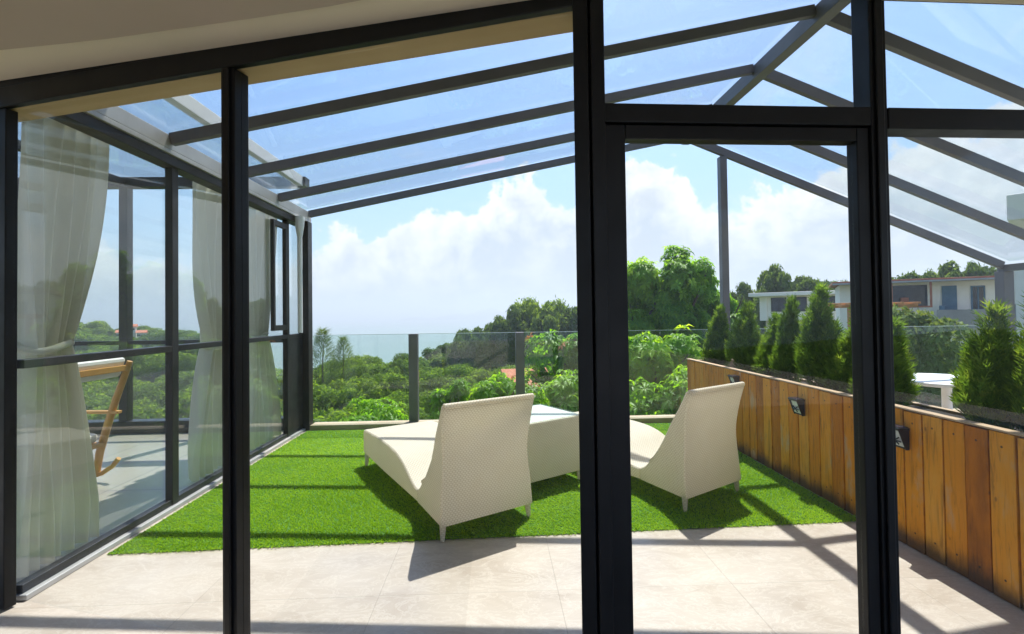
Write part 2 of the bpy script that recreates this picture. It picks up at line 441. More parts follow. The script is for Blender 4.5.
M_ORANGEWOOD = varied('orange_timber', (0.42, 0.17, 0.04), (0.55, 0.25, 0.07), 3, 0.55)
M_SOIL = varied('potting_soil', (0.012, 0.009, 0.006), (0.03, 0.022, 0.014), 20, 0.95, bump=0.3)
M_BARK = varied('bark', (0.06, 0.045, 0.03), (0.14, 0.11, 0.08), 6, 0.9, stretch=(1, 1, 0.25), bump=0.5)
M_CUSHION = varied('white_cushion', (0.74, 0.72, 0.67), (0.80, 0.78, 0.74), 8, 0.8, bump=0.2, bscale=120)
M_LAMPBLACK = varied('black_plastic', (0.010, 0.010, 0.011), (0.016, 0.016, 0.017), 9, 0.35)
M_SOLAR = varied('solar_cell', (0.02, 0.025, 0.05), (0.03, 0.04, 0.07), 30, 0.12)
M_LENS = varied('lamp_lens', (0.60, 0.62, 0.64), (0.75, 0.77, 0.78), 40, 0.2)
M_TURFBASE = varied('turf_backing', (0.05, 0.14, 0.014), (0.07, 0.18, 0.02), 30, 0.95)
M_EDGE = varied('painted_edge_glint', (0.45, 0.58, 0.54), (0.55, 0.68, 0.63), 9, 0.2)  # opaque pale tone, sky light on the glass edge put into the colour
M_TABLEGLASS = glass('table_glass', (0.95, 0.98, 0.95), 0.02, 0.35)


def curtain_mat():
    m, t, b = mat('cream_curtain', (0.74, 0.69, 0.57), 0.85)
    tc = t.n('ShaderNodeTexCoord').outputs['Object']
    mp = t.n('ShaderNodeMapping', ins={0: tc}); mp.inputs['Scale'].default_value = (60, 60, 2)
    c = t.mix(t.noise(mp.outputs[0], 2.0, 5), (0.76, 0.73, 0.60, 1), (0.85, 0.82, 0.70, 1))
    t.put(b.inputs['Base Color'], c)
    tl = t.n('ShaderNodeBsdfTranslucent'); t.put(tl.inputs[0], c)
    mx = t.n('ShaderNodeMixShader'); mx.inputs[0].default_value = 0.42
    t.put(mx.inputs[1], b.outputs[0]); t.put(mx.inputs[2], tl.outputs[0]); t.put(m.node_tree.nodes['Material Output'].inputs[0], mx.outputs[0])
    return m
M_CURTAIN = curtain_mat()

# ------------------------------------------------------------------ terrain, sea, haze
def sst(a, b, x):
    q = np.clip((x - a) / (b - a), 0, 1); return q * q * (3 - 2 * q)


def terrain(x, y):
    x = np.asarray(x, float); y = np.asarray(y, float)
    D = np.hypot(x, y); az = np.degrees(np.arctan2(x, y))
    right = sst(9, 19, az) * (1 - sst(120, 160, az))
    z = -8.6 * (1 - right) - 2.9 * right
    z = z - 2.6 * (1 - right) * sst(30, 90, D)
    near = 1 - sst(9, 20, D)
    z = z * (1 - near) + (-4.2) * near
    # wooded hill ahead and to the right
    z += sst(-9, 5, az) * (1 - sst(70, 110, az)) * sst(58, 112, D) * (5.2 - 2.6 * right)
    # wooded hill on the left
    z += (1 - sst(-40, -27, az)) * sst(-120, -70, az) * sst(110, 200, D) * 4.5
    # drop to the sea
    drop0 = 95 + 60 * sst(-9, 4, az) + 130 * (1 - sst(-36, -25, az))
    fall = sst(drop0, drop0 + 190, D)
    z = z * (1 - fall) + (-74) * fall
    z += 0.5 * np.sin(x * 0.21 + 1.3) * np.sin(y * 0.17) * sst(20, 40, D)
    return z


def build_terrain():
    rad = np.concatenate([[0.0], np.geomspace(3, 900, 70)])
    th = np.linspace(0, 2 * math.pi, 181)[:-1]
    rr, tt = np.meshgrid(rad, th, indexing='ij')
    X, Y = rr * np.sin(tt), rr * np.cos(tt); Z = terrain(X, Y)
    V = np.stack([X, Y, Z], -1).reshape(-1, 3); n = len(th)
    i, j = np.meshgrid(np.arange(len(rad) - 1), np.arange(n), indexing='ij')
    F = np.stack([i * n + j, (i + 1) * n + j, (i + 1) * n + (j + 1) % n, i * n + (j + 1) % n], -1).reshape(-1, 4)[:, ::-1]
    m = varied('undergrowth', (0.04, 0.075, 0.02), (0.07, 0.115, 0.035), 0.5, 0.95, bump=0.5)
    o = link('terrain', np_mesh('terrain', V, F, m, True)); tag(o, kind='structure', label='overgrown hillside falling from the terrace to the sea')


build_terrain()


def build_sea():
    m, t, b = mat('sea_water', (0.10, 0.165, 0.15), 0.35)
    tc = t.n('ShaderNodeTexCoord').outputs['Object']
    t.put(b.inputs['Base Color'], t.mix(t.noise(tc, 0.002, 5), (0.12, 0.19, 0.165, 1), (0.19, 0.26, 0.235, 1)))
    bp = t.n('ShaderNodeBump'); bp.inputs['Strength'].default_value = 0.3; bp.inputs['Distance'].default_value = 1.0
    t.put(bp.inputs['Height'], t.noise(tc, 0.05, 5)); t.put(b.inputs['Normal'], bp.outputs[0])
    mb = MB(); S = 19000
    mb.add([(-S, -S, -70), (S, -S, -70), (S, S, -70), (-S, S, -70)], [(0, 1, 2, 3)])
    tag(mb.build('sea', m), kind='structure', label='pale green sea fading into haze at the horizon')
    # low far island ridges
    for nm, cx, cy_, L, H, sd in (('far_island', -250, 8200, 2900, 190, 1), ('far_headland', 1900, 6400, 1700, 210, 2)):
        r = np.random.default_rng(sd); N, W = 60, 9
        u = np.linspace(-1, 1, N); prof = np.clip(1 - u ** 2, 0, 1) ** 0.8 * (0.62 + 0.25 * np.sin(u * 5 + sd) + 0.12 * np.sin(u * 13) + 0.05 * r.standard_normal(N))
        V = []
        for a, p in zip(u, prof):
            for k in range(W):
                w = -1 + 2 * k / (W - 1)
                V.append((cx + a * L / 2, cy_ + w * 600 + 80 * math.sin(a * 4), -75 + H * p * math.cos(w * math.pi / 2)))
        F = [(i * W + k, (i + 1) * W + k, (i + 1) * W + k + 1, i * W + k + 1) for i in range(N - 1) for k in range(W - 1)]
        o = link('hills', np_mesh('hills', V, F, varied('far_hill', (0.05, 0.075, 0.05), (0.08, 0.10, 0.07), 0.004, 0.9), True))
        tag(o, kind='structure', label='low blue island ridge across the water')


build_sea()


def build_haze():
    m = bpy.data.materials.new('sea_air'); m.use_nodes = True; t = NT(m.node_tree); m.node_tree.nodes.clear()
    pv = t.n('ShaderNodeVolumePrincipled'); pv.inputs['Density'].default_value = 0.00042
    pv.inputs['Color'].default_value = (0.80, 0.88, 0.95, 1); pv.inputs['Anisotropy'].default_value = 0.2
    o = t.n('ShaderNodeOutputMaterial'); t.put(o.inputs['Volume'], pv.outputs[0])
    mb = MB(); S = 19200; mb.box(-S, S, -S, S, -76.5, 150)
    tag(mb.build('haze', m), kind='stuff', label='thin pale sea haze over the whole view')


HAZE = True
if HAZE: build_haze()

# ------------------------------------------------------------------ the house: floor, ceiling, walls, glass front
P0, P1, P2 = (-2.40, 2.378), (0.33, 1.569), (3.35, 1.655)
XL, YR = -2.40, 6.02

fl = MB(); fl.box(-2.46, 7.2, -14.0, 6.28, -0.25, 0.0)  # extended behind the camera, past the short ceiling, to bounce sunlight into the room
tag(fl.build('terrace_floor', M_MARBLE), kind='structure', label='beige marble floor running from the room out to the terrace')
fb = MB(); fb.box(-2.46, 7.2, -14.0, 6.28, -5.5, -0.253)
tag(fb.build('terrace_base', M_TAN), kind='structure', label='rendered base under the terrace')
sf = MB(); sf.box(-9.0, -2.463, -1.0, 6.28, -0.25, 0.0)
tag(sf.build('side_room_floor', M_SLATE), kind='structure', label='pale tiled floor of the glazed side room')
sb = MB(); sb.box(-9.0, -2.463, -1.0, 6.28, -5.5, -0.253)
tag(sb.build('side_room_base', M_TAN), kind='structure', label='rendered base under the side room')

# ceilings, cut short behind the camera to let light in: cream pocket strip beside the beam, lower taupe ceiling with a curved edge
def ceil_slab(poly, dz0, dz1, m, label):
    """slab whose underside falls a little towards the right, as the lowered ceiling does"""
    q = MB(); q.prism(poly, 'z', dz0, dz1)
    q.v = [(x, y, z + 2.575 - 0.0323 * (min(x, 0.33) + 2.4)) for x, y, z in q.v]
    tag(q.build('ceiling', m), kind='structure', label=label)
fy_ = lambda x: 2.378 - 0.2963 * (x + 2.4) - 0.014
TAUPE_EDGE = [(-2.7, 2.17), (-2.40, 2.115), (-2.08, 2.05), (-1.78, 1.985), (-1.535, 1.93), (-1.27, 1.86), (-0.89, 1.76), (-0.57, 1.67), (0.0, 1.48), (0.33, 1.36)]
ceil_slab([(-2.7, fy_(-2.7)), (0.33, fy_(0.33)), (0.33, -1.5), (-2.7, -1.5)], 0.0, 0.12, M_PLASTER, 'cream ceiling strip along the glass front')
ceil_slab([(0.331, 1.555), (3.4, 1.64), (3.4, -1.5), (0.331, -1.5)], 0.0, 0.12, M_PLASTER, 'cream ceiling strip over the door')
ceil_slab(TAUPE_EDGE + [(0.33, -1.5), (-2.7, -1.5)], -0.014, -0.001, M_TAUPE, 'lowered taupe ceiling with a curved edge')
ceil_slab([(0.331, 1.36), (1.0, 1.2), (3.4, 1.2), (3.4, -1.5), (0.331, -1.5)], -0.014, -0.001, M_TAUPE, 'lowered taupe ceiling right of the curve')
wl = MB()
wl.box(-2.75, -2.6, -1.5, 2.2, 0.001, 2.535)
tag(wl.build('wall_interior', M_PLASTER), kind='structure', label='plain cream wall of the room left of the viewer')
# wall above the glass front (tan underside shows below the black beam) and the roof slab throwing shade
ww = MB()
ww.lbox(P0, P1, -0.35, 2.846, 0.022, 0.15, 2.455, 4.05)
ww.lbox(P1, P2, 0.02, 3.3, 0.06, 0.20, 2.80, 4.05)
tag(ww.build('wall_upper', M_TAN), kind='structure', label='tan rendered wall over the glass front')
wr = MB(); wr.box(-2.7, 7.2, -1.6, 3.50, 4.052, 4.35); tag(wr.build('roof_slab', M_WHITE), kind='structure', label='overhanging white roof slab of the house')  # out of view; back edge cut short so sun reaches the floor behind

# --- glass front
front = thing('glazed_facade', 'black framed floor to ceiling glass front with door between room and terrace', 'glazed front', (0.33, 1.569, 0))
def fpart(name, mb, m=M_FRAME, par=front, bevel=0.004, label=None):
    o = mb.build(name, m, par, bevel); o.matrix_parent_inverse = Matrix.Translation(-Vector(par.location)) if par.parent is None else par.matrix_parent_inverse
    if label: o['label'] = label
    return o
LA = (Vector(P1) - Vector(P0)).length
b = MB(); b.lbox(P0, P1, -0.12, LA - 0.0, -0.012, 0.02, 2.448, 2.545); fpart('head_beam', b)
b = MB(); b.lbox(P0, P1, -0.12, LA - 0.0, -0.008, 0.02, 2.547, 2.75); fpart('head_track', b)
b = MB(); b.lbox(P1, P2, 0.001, 3.1, -0.012, 0.075, 2.545, 2.598); fpart('head_beam', b)
b = MB(); b.lbox(P1, P2, 0.03, 3.1, -0.012, 0.075, 0.0015, 0.03); fpart('sill', b)
# mullions: (line, a0, a1, n0, n1, z0, z1)
for L, a0, a1, n0, n1, z1 in ((('L'), -0.06, 0.018, 0.0, 0.05, 2.447), ('L', 1.312, 1.383, 0.0, 0.075, 2.447), ('L', 2.795, 2.846, -0.02, 0.085, 2.60),
                              ('R', -0.001, 0.045, -0.03, 0.085, 2.60), ('R', 0.995, 1.056, -0.01, 0.07, 2.544)):
    b = MB(); A, B = (P0, P1) if L == 'L' else (P1, P2)
    b.lbox(A, B, a0, a1, n0, n1, 0.0085, z1); fpart('mullion', b)
b = MB(); b.lbox(P0, P1, 1.330, 1.363, -0.012, -0.001, 0.052, 2.447); fpart('glazing_bead', b)
b = MB(); b.lbox(P1, P2, 1.008, 1.036, -0.022, -0.011, 0.052, 2.544); fpart('glazing_bead', b)
# transom over the door and side light
b = MB(); b.lbox(P1, P2, 0.046, 0.994, -0.012, 0.07, 2.045, 2.11); fpart('transom', b)
b = MB(); b.lbox(P1, P2, 1.057, 3.1, -0.012, 0.07, 2.035, 2.11); fpart('transom', b)
# door leaf
b = MB()
b.lbox(P1, P2, 0.048, 0.12, 0.0, 0.05, 0.035, 2.042)
b.lbox(P1, P2, 0.948, 0.992, 0.0, 0.05, 0.035, 2.042)
b.lbox(P1, P2, 0.1205, 0.9475, 0.0, 0.05, 1.993, 2.042)
b.lbox(P1, P2, 0.1205, 0.9475, 0.0, 0.05, 0.035, 0.11)
door = fpart('door', b)
g = MB(); g.lbox(P1, P2, 0.1205, 0.9475, 0.022, 0.028, 0.11, 1.993)
g.build('door_pane', M_GLASS, door)
#h = MB(); h.lbox(P1, P2, 0.062, 0.082, -0.045, -0.03, 0.75, 0.98); h.lbox(P1, P2, 0.066, 0.078, -0.03, -0.001, 0.77, 0.79); h.lbox(P1, P2, 0.066, 0.078, -0.03, -0.001, 0.94, 0.96)
for A, B, a0, a1, z0, z1 in ((P0, P1, 0.018, 1.312, 0.05, 2.448), (P0, P1, 1.383, 2.795, 0.05, 2.448), (P1, P2, 0.045, 0.995, 2.11, 2.545), (P1, P2, 1.056, 3.1, 2.11, 2.545), (P1, P2, 1.056, 3.1, 0.03, 2.035)):
    g = MB(); g.lbox(A, B, a0, a1, 0.032, 0.038, z0, z1); fpart('pane', g, M_GLASS, front, 0)

# --- left glass wall between terrace and side room
lw = thing('glass_wall', 'dark framed glass side wall with mid rail along the left edge of the lawn', 'glazed wall', (0, 0, 0))
WP = [(2.47, 0.0), (3.60, 0.07), (4.53, 0.07), (5.52, 0.06)]
for y0, w in WP[1:]:
    b = MB(); b.box(-2.44, -2.385, y0 - w / 2, y0 + w / 2, 0.031, 2.529); fpart('post', b, M_WALLBAR, lw)
b = MB(); b.box(-2.44, -2.318, 5.93, 6.06, 0.001, 2.601); fpart('post', b, M_WALLBAR, lw)
b = MB(); b.box(-2.47, -2.355, 2.46, 5.929, 2.53, 2.60); fpart('head_beam', b, M_WALLBAR, lw)
b = MB(); b.box(-2.46, -2.36, 2.46, 5.929, 0.0015, 0.03); fpart('sill', b, M_SILVER, lw)
ys = [2.47] + [q[0] for q in WP[1:]] + [5.93]
ws = [0.0] + [q[1] for q in WP[1:]] + [0.0]
for i in range(4):
    y0, y1 = ys[i] + ws[i] / 2, ys[i + 1] - ws[i + 1] / 2
    b = MB(); b.box(-2.45, -2.385, y0, y1, 1.16, 1.205); fpart('mid_rail', b, M_WALLBAR, lw)
    b = MB(); b.box(-2.445, -2.39, y0, y1, 0.0305, 0.075); fpart('bottom_rail', b, M_WALLBAR, lw)
    if i < 3:
        g = MB(); g.box(-2.426, -2.418, y0, y1, 0.075, 1.16); fpart('pane', g, M_GLASSW, lw, 0)
    else:
        g = MB(); g.box(-2.44, -2.39, y0, y1, 0.075, 1.16); fpart('dark_panel', g, M_WALLBAR, lw)
    g = MB(); g.box(-2.426, -2.418, y0, y1, 1.205, 2.53); fpart('pane', g, M_GLASSW, lw, 0)
# opening casement in the bay before the corner
cs = MB(); y0, y1 = 5.14, 5.47
for a in ((y0, y0 + 0.04, 1.26, 2.47), (y1 - 0.035, y1, 1.26, 2.47), (y0 + 0.04, y1 - 0.035, 1.26, 1.32), (y0 + 0.04, y1 - 0.035, 2.41, 2.47)):
    cs.box(-2.412, -2.372, *a)
fpart('casement', cs, M_WALLBAR, lw)

# --- glass roof: asymmetrical gable on grey bars
RX, RZ, LZ, REX, REZ = 2.53, 3.70, 2.70, 6.80, 1.95
roof = thing('glass_roof', 'pitched glass roof on grey metal rafters over the terrace', 'glass roof', (0, 0, 0))
RY = [2.62, 3.49, 4.345, 5.19, 6.03]
b = MB(); b.box(-2.50, -2.34, 2.30, 6.10, 2.602, 2.635); b.box(-2.50, -2.485, 2.30, 6.10, 2.635, 2.70); b.box(-2.36, -2.34, 2.30, 6.10, 2.635, 2.738); fpart('gutter', b, M_SILVER, roof)
b = MB(); b.beam((RX, 2.0, RZ - 0.03), (RX, 6.07, RZ - 0.03), 0.10, 0.13); fpart('ridge_beam', b, M_ROOFBAR, roof)
b = MB(); b.box(REX - 0.02, REX + 0.06, 2.2, 6.10, REZ - 0.06, REZ + 0.03); fpart('eave_beam', b, M_ROOFBAR, roof)
for i, y in enumerate(RY):
    b = MB(); b.beam((-2.338, y, LZ + 0.008), (RX - 0.05, y, RZ + 0.003), 0.05, 0.085); fpart('rafter', b, M_ROOFBAR, roof)
    b = MB(); b.beam((RX + 0.05, y, RZ - 0.03), (REX - 0.02, y, REZ + 0.02), 0.05, 0.10); fpart('rafter', b, M_ROOFBAR, roof)
bays = [2.0] + RY
for i in range(len(bays) - 1):
    y0, y1 = bays[i] + 0.004, bays[i + 1] - 0.004
    for (xa, za), (xb, zb) in (((-2.48, LZ + 0.045), (RX - 0.004, RZ + 0.066)), ((RX + 0.004, RZ + 0.066), (REX + 0.08, REZ + 0.075))):
        g = MB(); d = 0.008
        g.add([(xa, y0, za), (xb, y0, zb), (xb, y1, zb), (xa, y1, za), (xa, y0, za + d), (xb, y0, zb + d), (xb, y1, zb + d), (xa, y1, za + d)], MB.BF)
        fpart('roof_pane', g, M_GLASSR, roof, 0)
b = MB(); b.box(2.955, 3.045, 5.985, 6.075, 0.066, 3.43); fpart('post', b, M_ROOFBAR, roof)
b = MB(); b.box(REX - 0.07, REX + 0.07, 5.97, 6.09, 0.066, REZ - 0.061); fpart('post', b, M_ROOFBAR, roof)

# --- rainwater pipe with hopper in the corner
dp = thing('downpipe', 'slim white rainwater pipe with cup shaped hopper in the far left corner', 'downpipe', (-2.31, 5.66, 0))
b = MB(); b.tube([(-2.31, 5.66, 1.22), (-2.31, 5.66, 2.40)], 0.028, 16); fpart('pipe', b, M_WHITEP, dp, 0)
b = MB(); b.tube([(-2.31, 5.66, 2.36), (-2.31, 5.66, 2.46), (-2.31, 5.66, 2.56), (-2.31, 5.66, 2.60)], [0.03, 0.045, 0.055, 0.055], 16); fpart('hopper', b, M_WHITEP, dp, 0)

# --- kerb and glass railing
k = MB(); k.box(-2.31, 7.1, 5.92, 6.10, 0.0015, 0.065); tag(k.build('kerb', M_KERB, bevel=0.01), kind='structure', label='low cream stone kerb under the glass railing')
rail = thing('glass_railing', 'frameless glass balustrade with grey posts along the far edge of the terrace', 'railing', (0, 0, 0))
PX = [-1.04, 0.31, 1.61]
for x in PX:
    b = MB(); b.box(x - 0.055, x + 0.055, 5.965, 6.075, 0.066, 1.175); fpart('post', b, M_ROOFBAR, rail)
edges = [-2.355, -1.04, 0.31, 1.61, 3.0, 4.86, 6.73]
for i in range(len(edges) - 1):
    g = MB(); g.box(edges[i] + 0.062, edges[i + 1] - 0.062, 6.013, 6.025, 0.085, 1.17); fpart('pane', g, M_GLASSB, rail, 0)
    g = MB(); g.box(edges[i] + 0.062, edges[i + 1] - 0.062, 6.011, 6.027, 1.171, 1.176); fpart('edge_glint', g, M_EDGE, rail, 0)  # thin pale strip added as the sky-lit glint along the pane top

# ------------------------------------------------------------------ artificial lawn
def lawn_edge(x): return 2.905 + (x + 2.3) * 0.029
base = MB(); base.add([(-2.33, 2.912, 0.004), (2.415, 3.05, 0.004), (2.415, 5.90, 0.004), (-2.33, 5.90, 0.004)], [(0, 1, 2, 3)])
tag(base.build('lawn_backing', M_TURFBASE), kind='structure', label='backing of the artificial lawn')


def build_grass():
    N = 230000
    # denser where it is nearest
    x = rng.uniform(-2.33, 2.41, N * 2); y = 2.905 + 2.99 * rng.beta(0.9, 1.25, N * 2)
    ok = y > lawn_edge(x) + rng.normal(0, 0.006, N * 2)
    x, y = x[ok][:N], y[ok][:N]; N = len(x)
    L = rng.uniform(0.011, 0.023, N); w = rng.uniform(0.0018, 0.0032, N)
    a = rng.uniform(0, 2 * math.pi, N)
    # pile lies in drifting directions, as turf does
    lean = 0.62 + 0.3 * np.sin(x * 2.1 + 1.0) * np.cos(y * 1.7); la = 0.9 * np.sin(x * 0.9 + y * 1.3) + rng.normal(0, 0.9, N) - 1.57
    dx, dy = np.cos(la) * lean * L, np.sin(la) * lean * L
    wx, wy = np.cos(a) * w, np.sin(a) * w
    b0 = np.stack([x - wx, y - wy, np.full(N, 0.004)], -1); b1 = np.stack([x + wx, y + wy, np.full(N, 0.004)], -1)
    m0 = np.stack([x - wx * 0.8 + dx * 0.4, y - wy * 0.8 + dy * 0.4, L * 0.55], -1); m1 = np.stack([x + wx * 0.8 + dx * 0.4, y + wy * 0.8 + dy * 0.4, L * 0.55], -1)
    tp = np.stack([x + dx, y + dy, L * np.sqrt(np.clip(1 - lean ** 2 * 0.5, 0.2, 1))], -1)
    V = np.stack([b0, b1, m1, tp, m0], 1).reshape(-1, 3)
    i = np.arange(N)[:, None] * 5
    F = i + np.array([[0, 1, 2, 3, 4]])
    m = leafmat('turf_blades', [(0.0, (0.12, 0.28, 0.015)), (0.45, (0.25, 0.45, 0.03)), (0.8, (0.37, 0.56, 0.065)), (1.0, (0.46, 0.60, 0.16))], 0.42, 0.4, 1.5, 1.3, 0.03)
    o = link('artificial_grass', np_mesh('artificial_grass', V, F, m, colors=np.repeat(rng.random(N), 5)))
    tag(o, 'bright green artificial turf laid over the terrace', 'grass', kind='stuff')


build_grass()

# ------------------------------------------------------------------ sun loungers and side table
def spline(pts, n):
    P = [np.array(p, float) for p in pts]; out = []
    for i in range(len(P) - 1):
        p0, p1, p2, p3 = P[max(i - 1, 0)], P[i], P[i + 1], P[min(i + 2, len(P) - 1)]
        for q in range(n):
            u = q / n
            out.append(0.5 * ((2 * p1) + (-p0 + p2) * u + (2 * p0 - 5 * p1 + 4 * p2 - p3) * u * u + (-p0 + 3 * p1 - 3 * p2 + p3) * u ** 3))
    out.append(P[-1]); return [tuple(p) for p in out]


def ext(poly, halfw, parent, name, m, bevel=0.014):
    """side profile (length y, height z) extruded across x with a width that changes with height"""
    K = 9; n = len(poly); V, F = [], []
    for k in range(K):
        s = -1 + 2 * k / (K - 1)
        for (y, z) in poly: V.append((s * halfw(y, z), y, z))
    for k in range(K - 1):
        for i in range(n): F.append((k * n + i, k * n + (i + 1) % n, (k + 1) * n + (i + 1) % n, (k + 1) * n + i))
    F += [tuple(range(n)), tuple(reversed(range((K - 1) * n, K * n)))]
    mb = MB(); mb.v, mb.f = V, F
    return mb.build(name, m, parent, bevel, 35)


def lounger(loc, rz, label):
    t = thing('sun_lounger', label, 'sun lounger', loc, rz, 'cream woven sun loungers on the lawn')
    W = 0.345
    rear = spline([(0.0, 0.095), (0.018, 0.30), (0.02, 0.52), (-0.005, 0.70), (-0.045, 0.833)], 5)
    topf = spline([(-0.005, 0.850), (0.05, 0.74), (0.15, 0.58), (0.26, 0.385), (0.35, 0.255), (0.42, 0.205)], 5)
    def hw(y, z): return W * (0.985 - 0.065 * math.exp(-((z - 0.48) / 0.17) ** 2) * (1 if y < 0.3 else 0) - 0.012 * max(0, (z - 0.6)) / 0.28)
    ext(rear + topf + [(0.42, 0.118)], hw, t, 'backrest', M_WICKER)
    seat = spline([(0.423, 0.204), (0.52, 0.212), (0.64, 0.262), (0.78, 0.325), (0.95, 0.357), (1.3, 0.366), (1.55, 0.355), (1.79, 0.342)], 5)
    ext(seat + [(1.825, 0.325), (1.82, 0.125), (1.2, 0.118), (0.423, 0.118)], lambda y, z: W * (0.985 - 0.02 * math.exp(-((y - 0.6) / 0.2) ** 2)), t, 'seat', M_WICKER)
    for sx in (-1, 1):
        for yy in (0.035, 1.78):
            b = MB(); b.tube([(sx * 0.315, yy, 0.125), (sx * 0.322, yy + (-0.006 if yy < 1 else 0.006), 0.002)], [0.024, 0.013], 10); b.build('leg', M_WICKER, t, 0, 40)
    b = MB(); b.tube([(-W * 0.965, -0.03, 0.842), (W * 0.965, -0.03, 0.842)], 0.019, 10); b.build('top_roll', M_WICKER, t, 0.004, 50)
    return t


AL = R(30.0)
L1 = lounger((-0.05, 3.085, 0), AL, 'cream woven sun lounger left of the small table, back panel turned to the viewer')
L2 = lounger((1.605, 3.42, 0), R(31.5), 'cream woven sun lounger between the small table and the wooden planter')

tb = thing('side_table', 'square cream woven side table with glass top between the two loungers', 'side table', (0.47, 3.80, 0), R(32))
b = MB(); b.box(-0.30, 0.30, 0.0, 0.58, 0.085, 0.548); b.build('woven_box', M_WICKER, tb, 0.012)
b = MB(); b.box(-0.285, 0.285, 0.015, 0.565, 0.5485, 0.5505); b.build('top_panel', M_CUSHION, tb)
b = MB(); b.box(-0.298, 0.298, 0.003, 0.577, 0.552, 0.559); b.build('glass_top', M_TABLEGLASS, tb, 0.002)
for sx in (-0.275, 0.275):
    for sy in (0.025, 0.555):
        b = MB(); b.tube([(sx, sy, 0.086), (sx, sy, 0.002)], [0.02, 0.012], 10); b.build('leg', M_WICKER, tb, 0, 40)

# ------------------------------------------------------------------ planter, wall lamps, thuja
pl = thing('wooden_planter', 'long orange stained timber planter box along the right of the terrace', 'planter', (2.42, 1.75, 0))
b = MB(); y = 0.0; i = 0
prng = random.Random(3)
while y < 4.13:
    dx = prng.uniform(-0.004, 0.004); dz = prng.uniform(-0.004, 0.004)
    b.box(dx, 0.028 + dx, y + 0.004, min(y + 0.118, 4.13), 0.004, 0.80 + dz); y += 0.122
b.build('front_boards', M_PLANK, pl, 0.002)
b = MB(); b.box(0.031, 0.04, 0.0, 4.13, 0.004, 0.795); b.build('lining', M_SOIL, pl)
b = MB(); b.box(-0.006, 0.046, 0.0, 4.135, 0.806, 0.818); b.build('cap_rail', M_CAPWOOD, pl, 0.004)
b = MB(); b.box(0.62, 0.66, 0.0, 4.13, 0.004, 0.72); b.build('back_boards', M_CAPWOOD, pl, 0.003)
b = MB(); b.box(0.041, 0.619, 4.09, 4.13, 0.004, 0.80); b.build('end_boards', M_CAPWOOD, pl, 0.003)
b = MB(); b.box(0.041, 0.619, 0.0, 4.089, 0.35, 0.70); b.build('soil', M_SOIL, pl)


def wall_lamp():
    t = thing('solar_lamp', 'x', 'wall lamp', (2.42, 3.66, 0.635), 0, 'black solar lamps on the planter boards')
    b = MB(); b.box(-0.075, -0.006, -0.055, 0.055, 0.055, 0.07); b.prism([(-0.07, 0.0555), (-0.006, 0.0555), (-0.006, -0.06), (-0.028, -0.06)], 'y', 0.045, 0.052)
    b.prism([(-0.07, 0.0555), (-0.006, 0.0555), (-0.006, -0.06), (-0.028, -0.06)], 'y', -0.052, -0.045); b.box(-0.018, -0.006, -0.0445, 0.0445, -0.06, 0.0545)
    b.build('housing', M_LAMPBLACK, t, 0.002)
    s = MB(); s.box(-0.07, -0.012, -0.05, 0.05, 0.071, 0.075); s.build('solar_panel', M_SOLAR, t)
    l = MB(); l.prism([(-0.058, 0.05), (-0.0185, 0.05), (-0.0185, -0.045), (-0.03, -0.045)], 'y', -0.04, 0.04); l.build('lens', M_LENS, t, 0.003)
    x = MB(); x.tube([(-0.05, -0.028, 0.01), (-0.05, 0.028, -0.03)], 0.004, 6); x.tube([(-0.05, 0.028, 0.01), (-0.05, -0.028, -0.03)], 0.004, 6); x.tube([(-0.051, -0.044, -0.012), (-0.051, 0.044, -0.012)], 0.004, 6); x.build('guard', M_LAMPBLACK, t)
    return t


lamp = wall_lamp(); lamp['label'] = 'black solar lamp on the planter boards right of the second lounger, in the middle'
for y, z, lb in ((4.64, 0.69, 'black solar lamp on the planter boards farthest back, just over the lounger top'), (2.73, 0.635, 'black solar lamp on the planter boards nearest, half behind the door post')):
    c = copy_tree(lamp); c.location = (2.42, y, z); c['label'] = lb


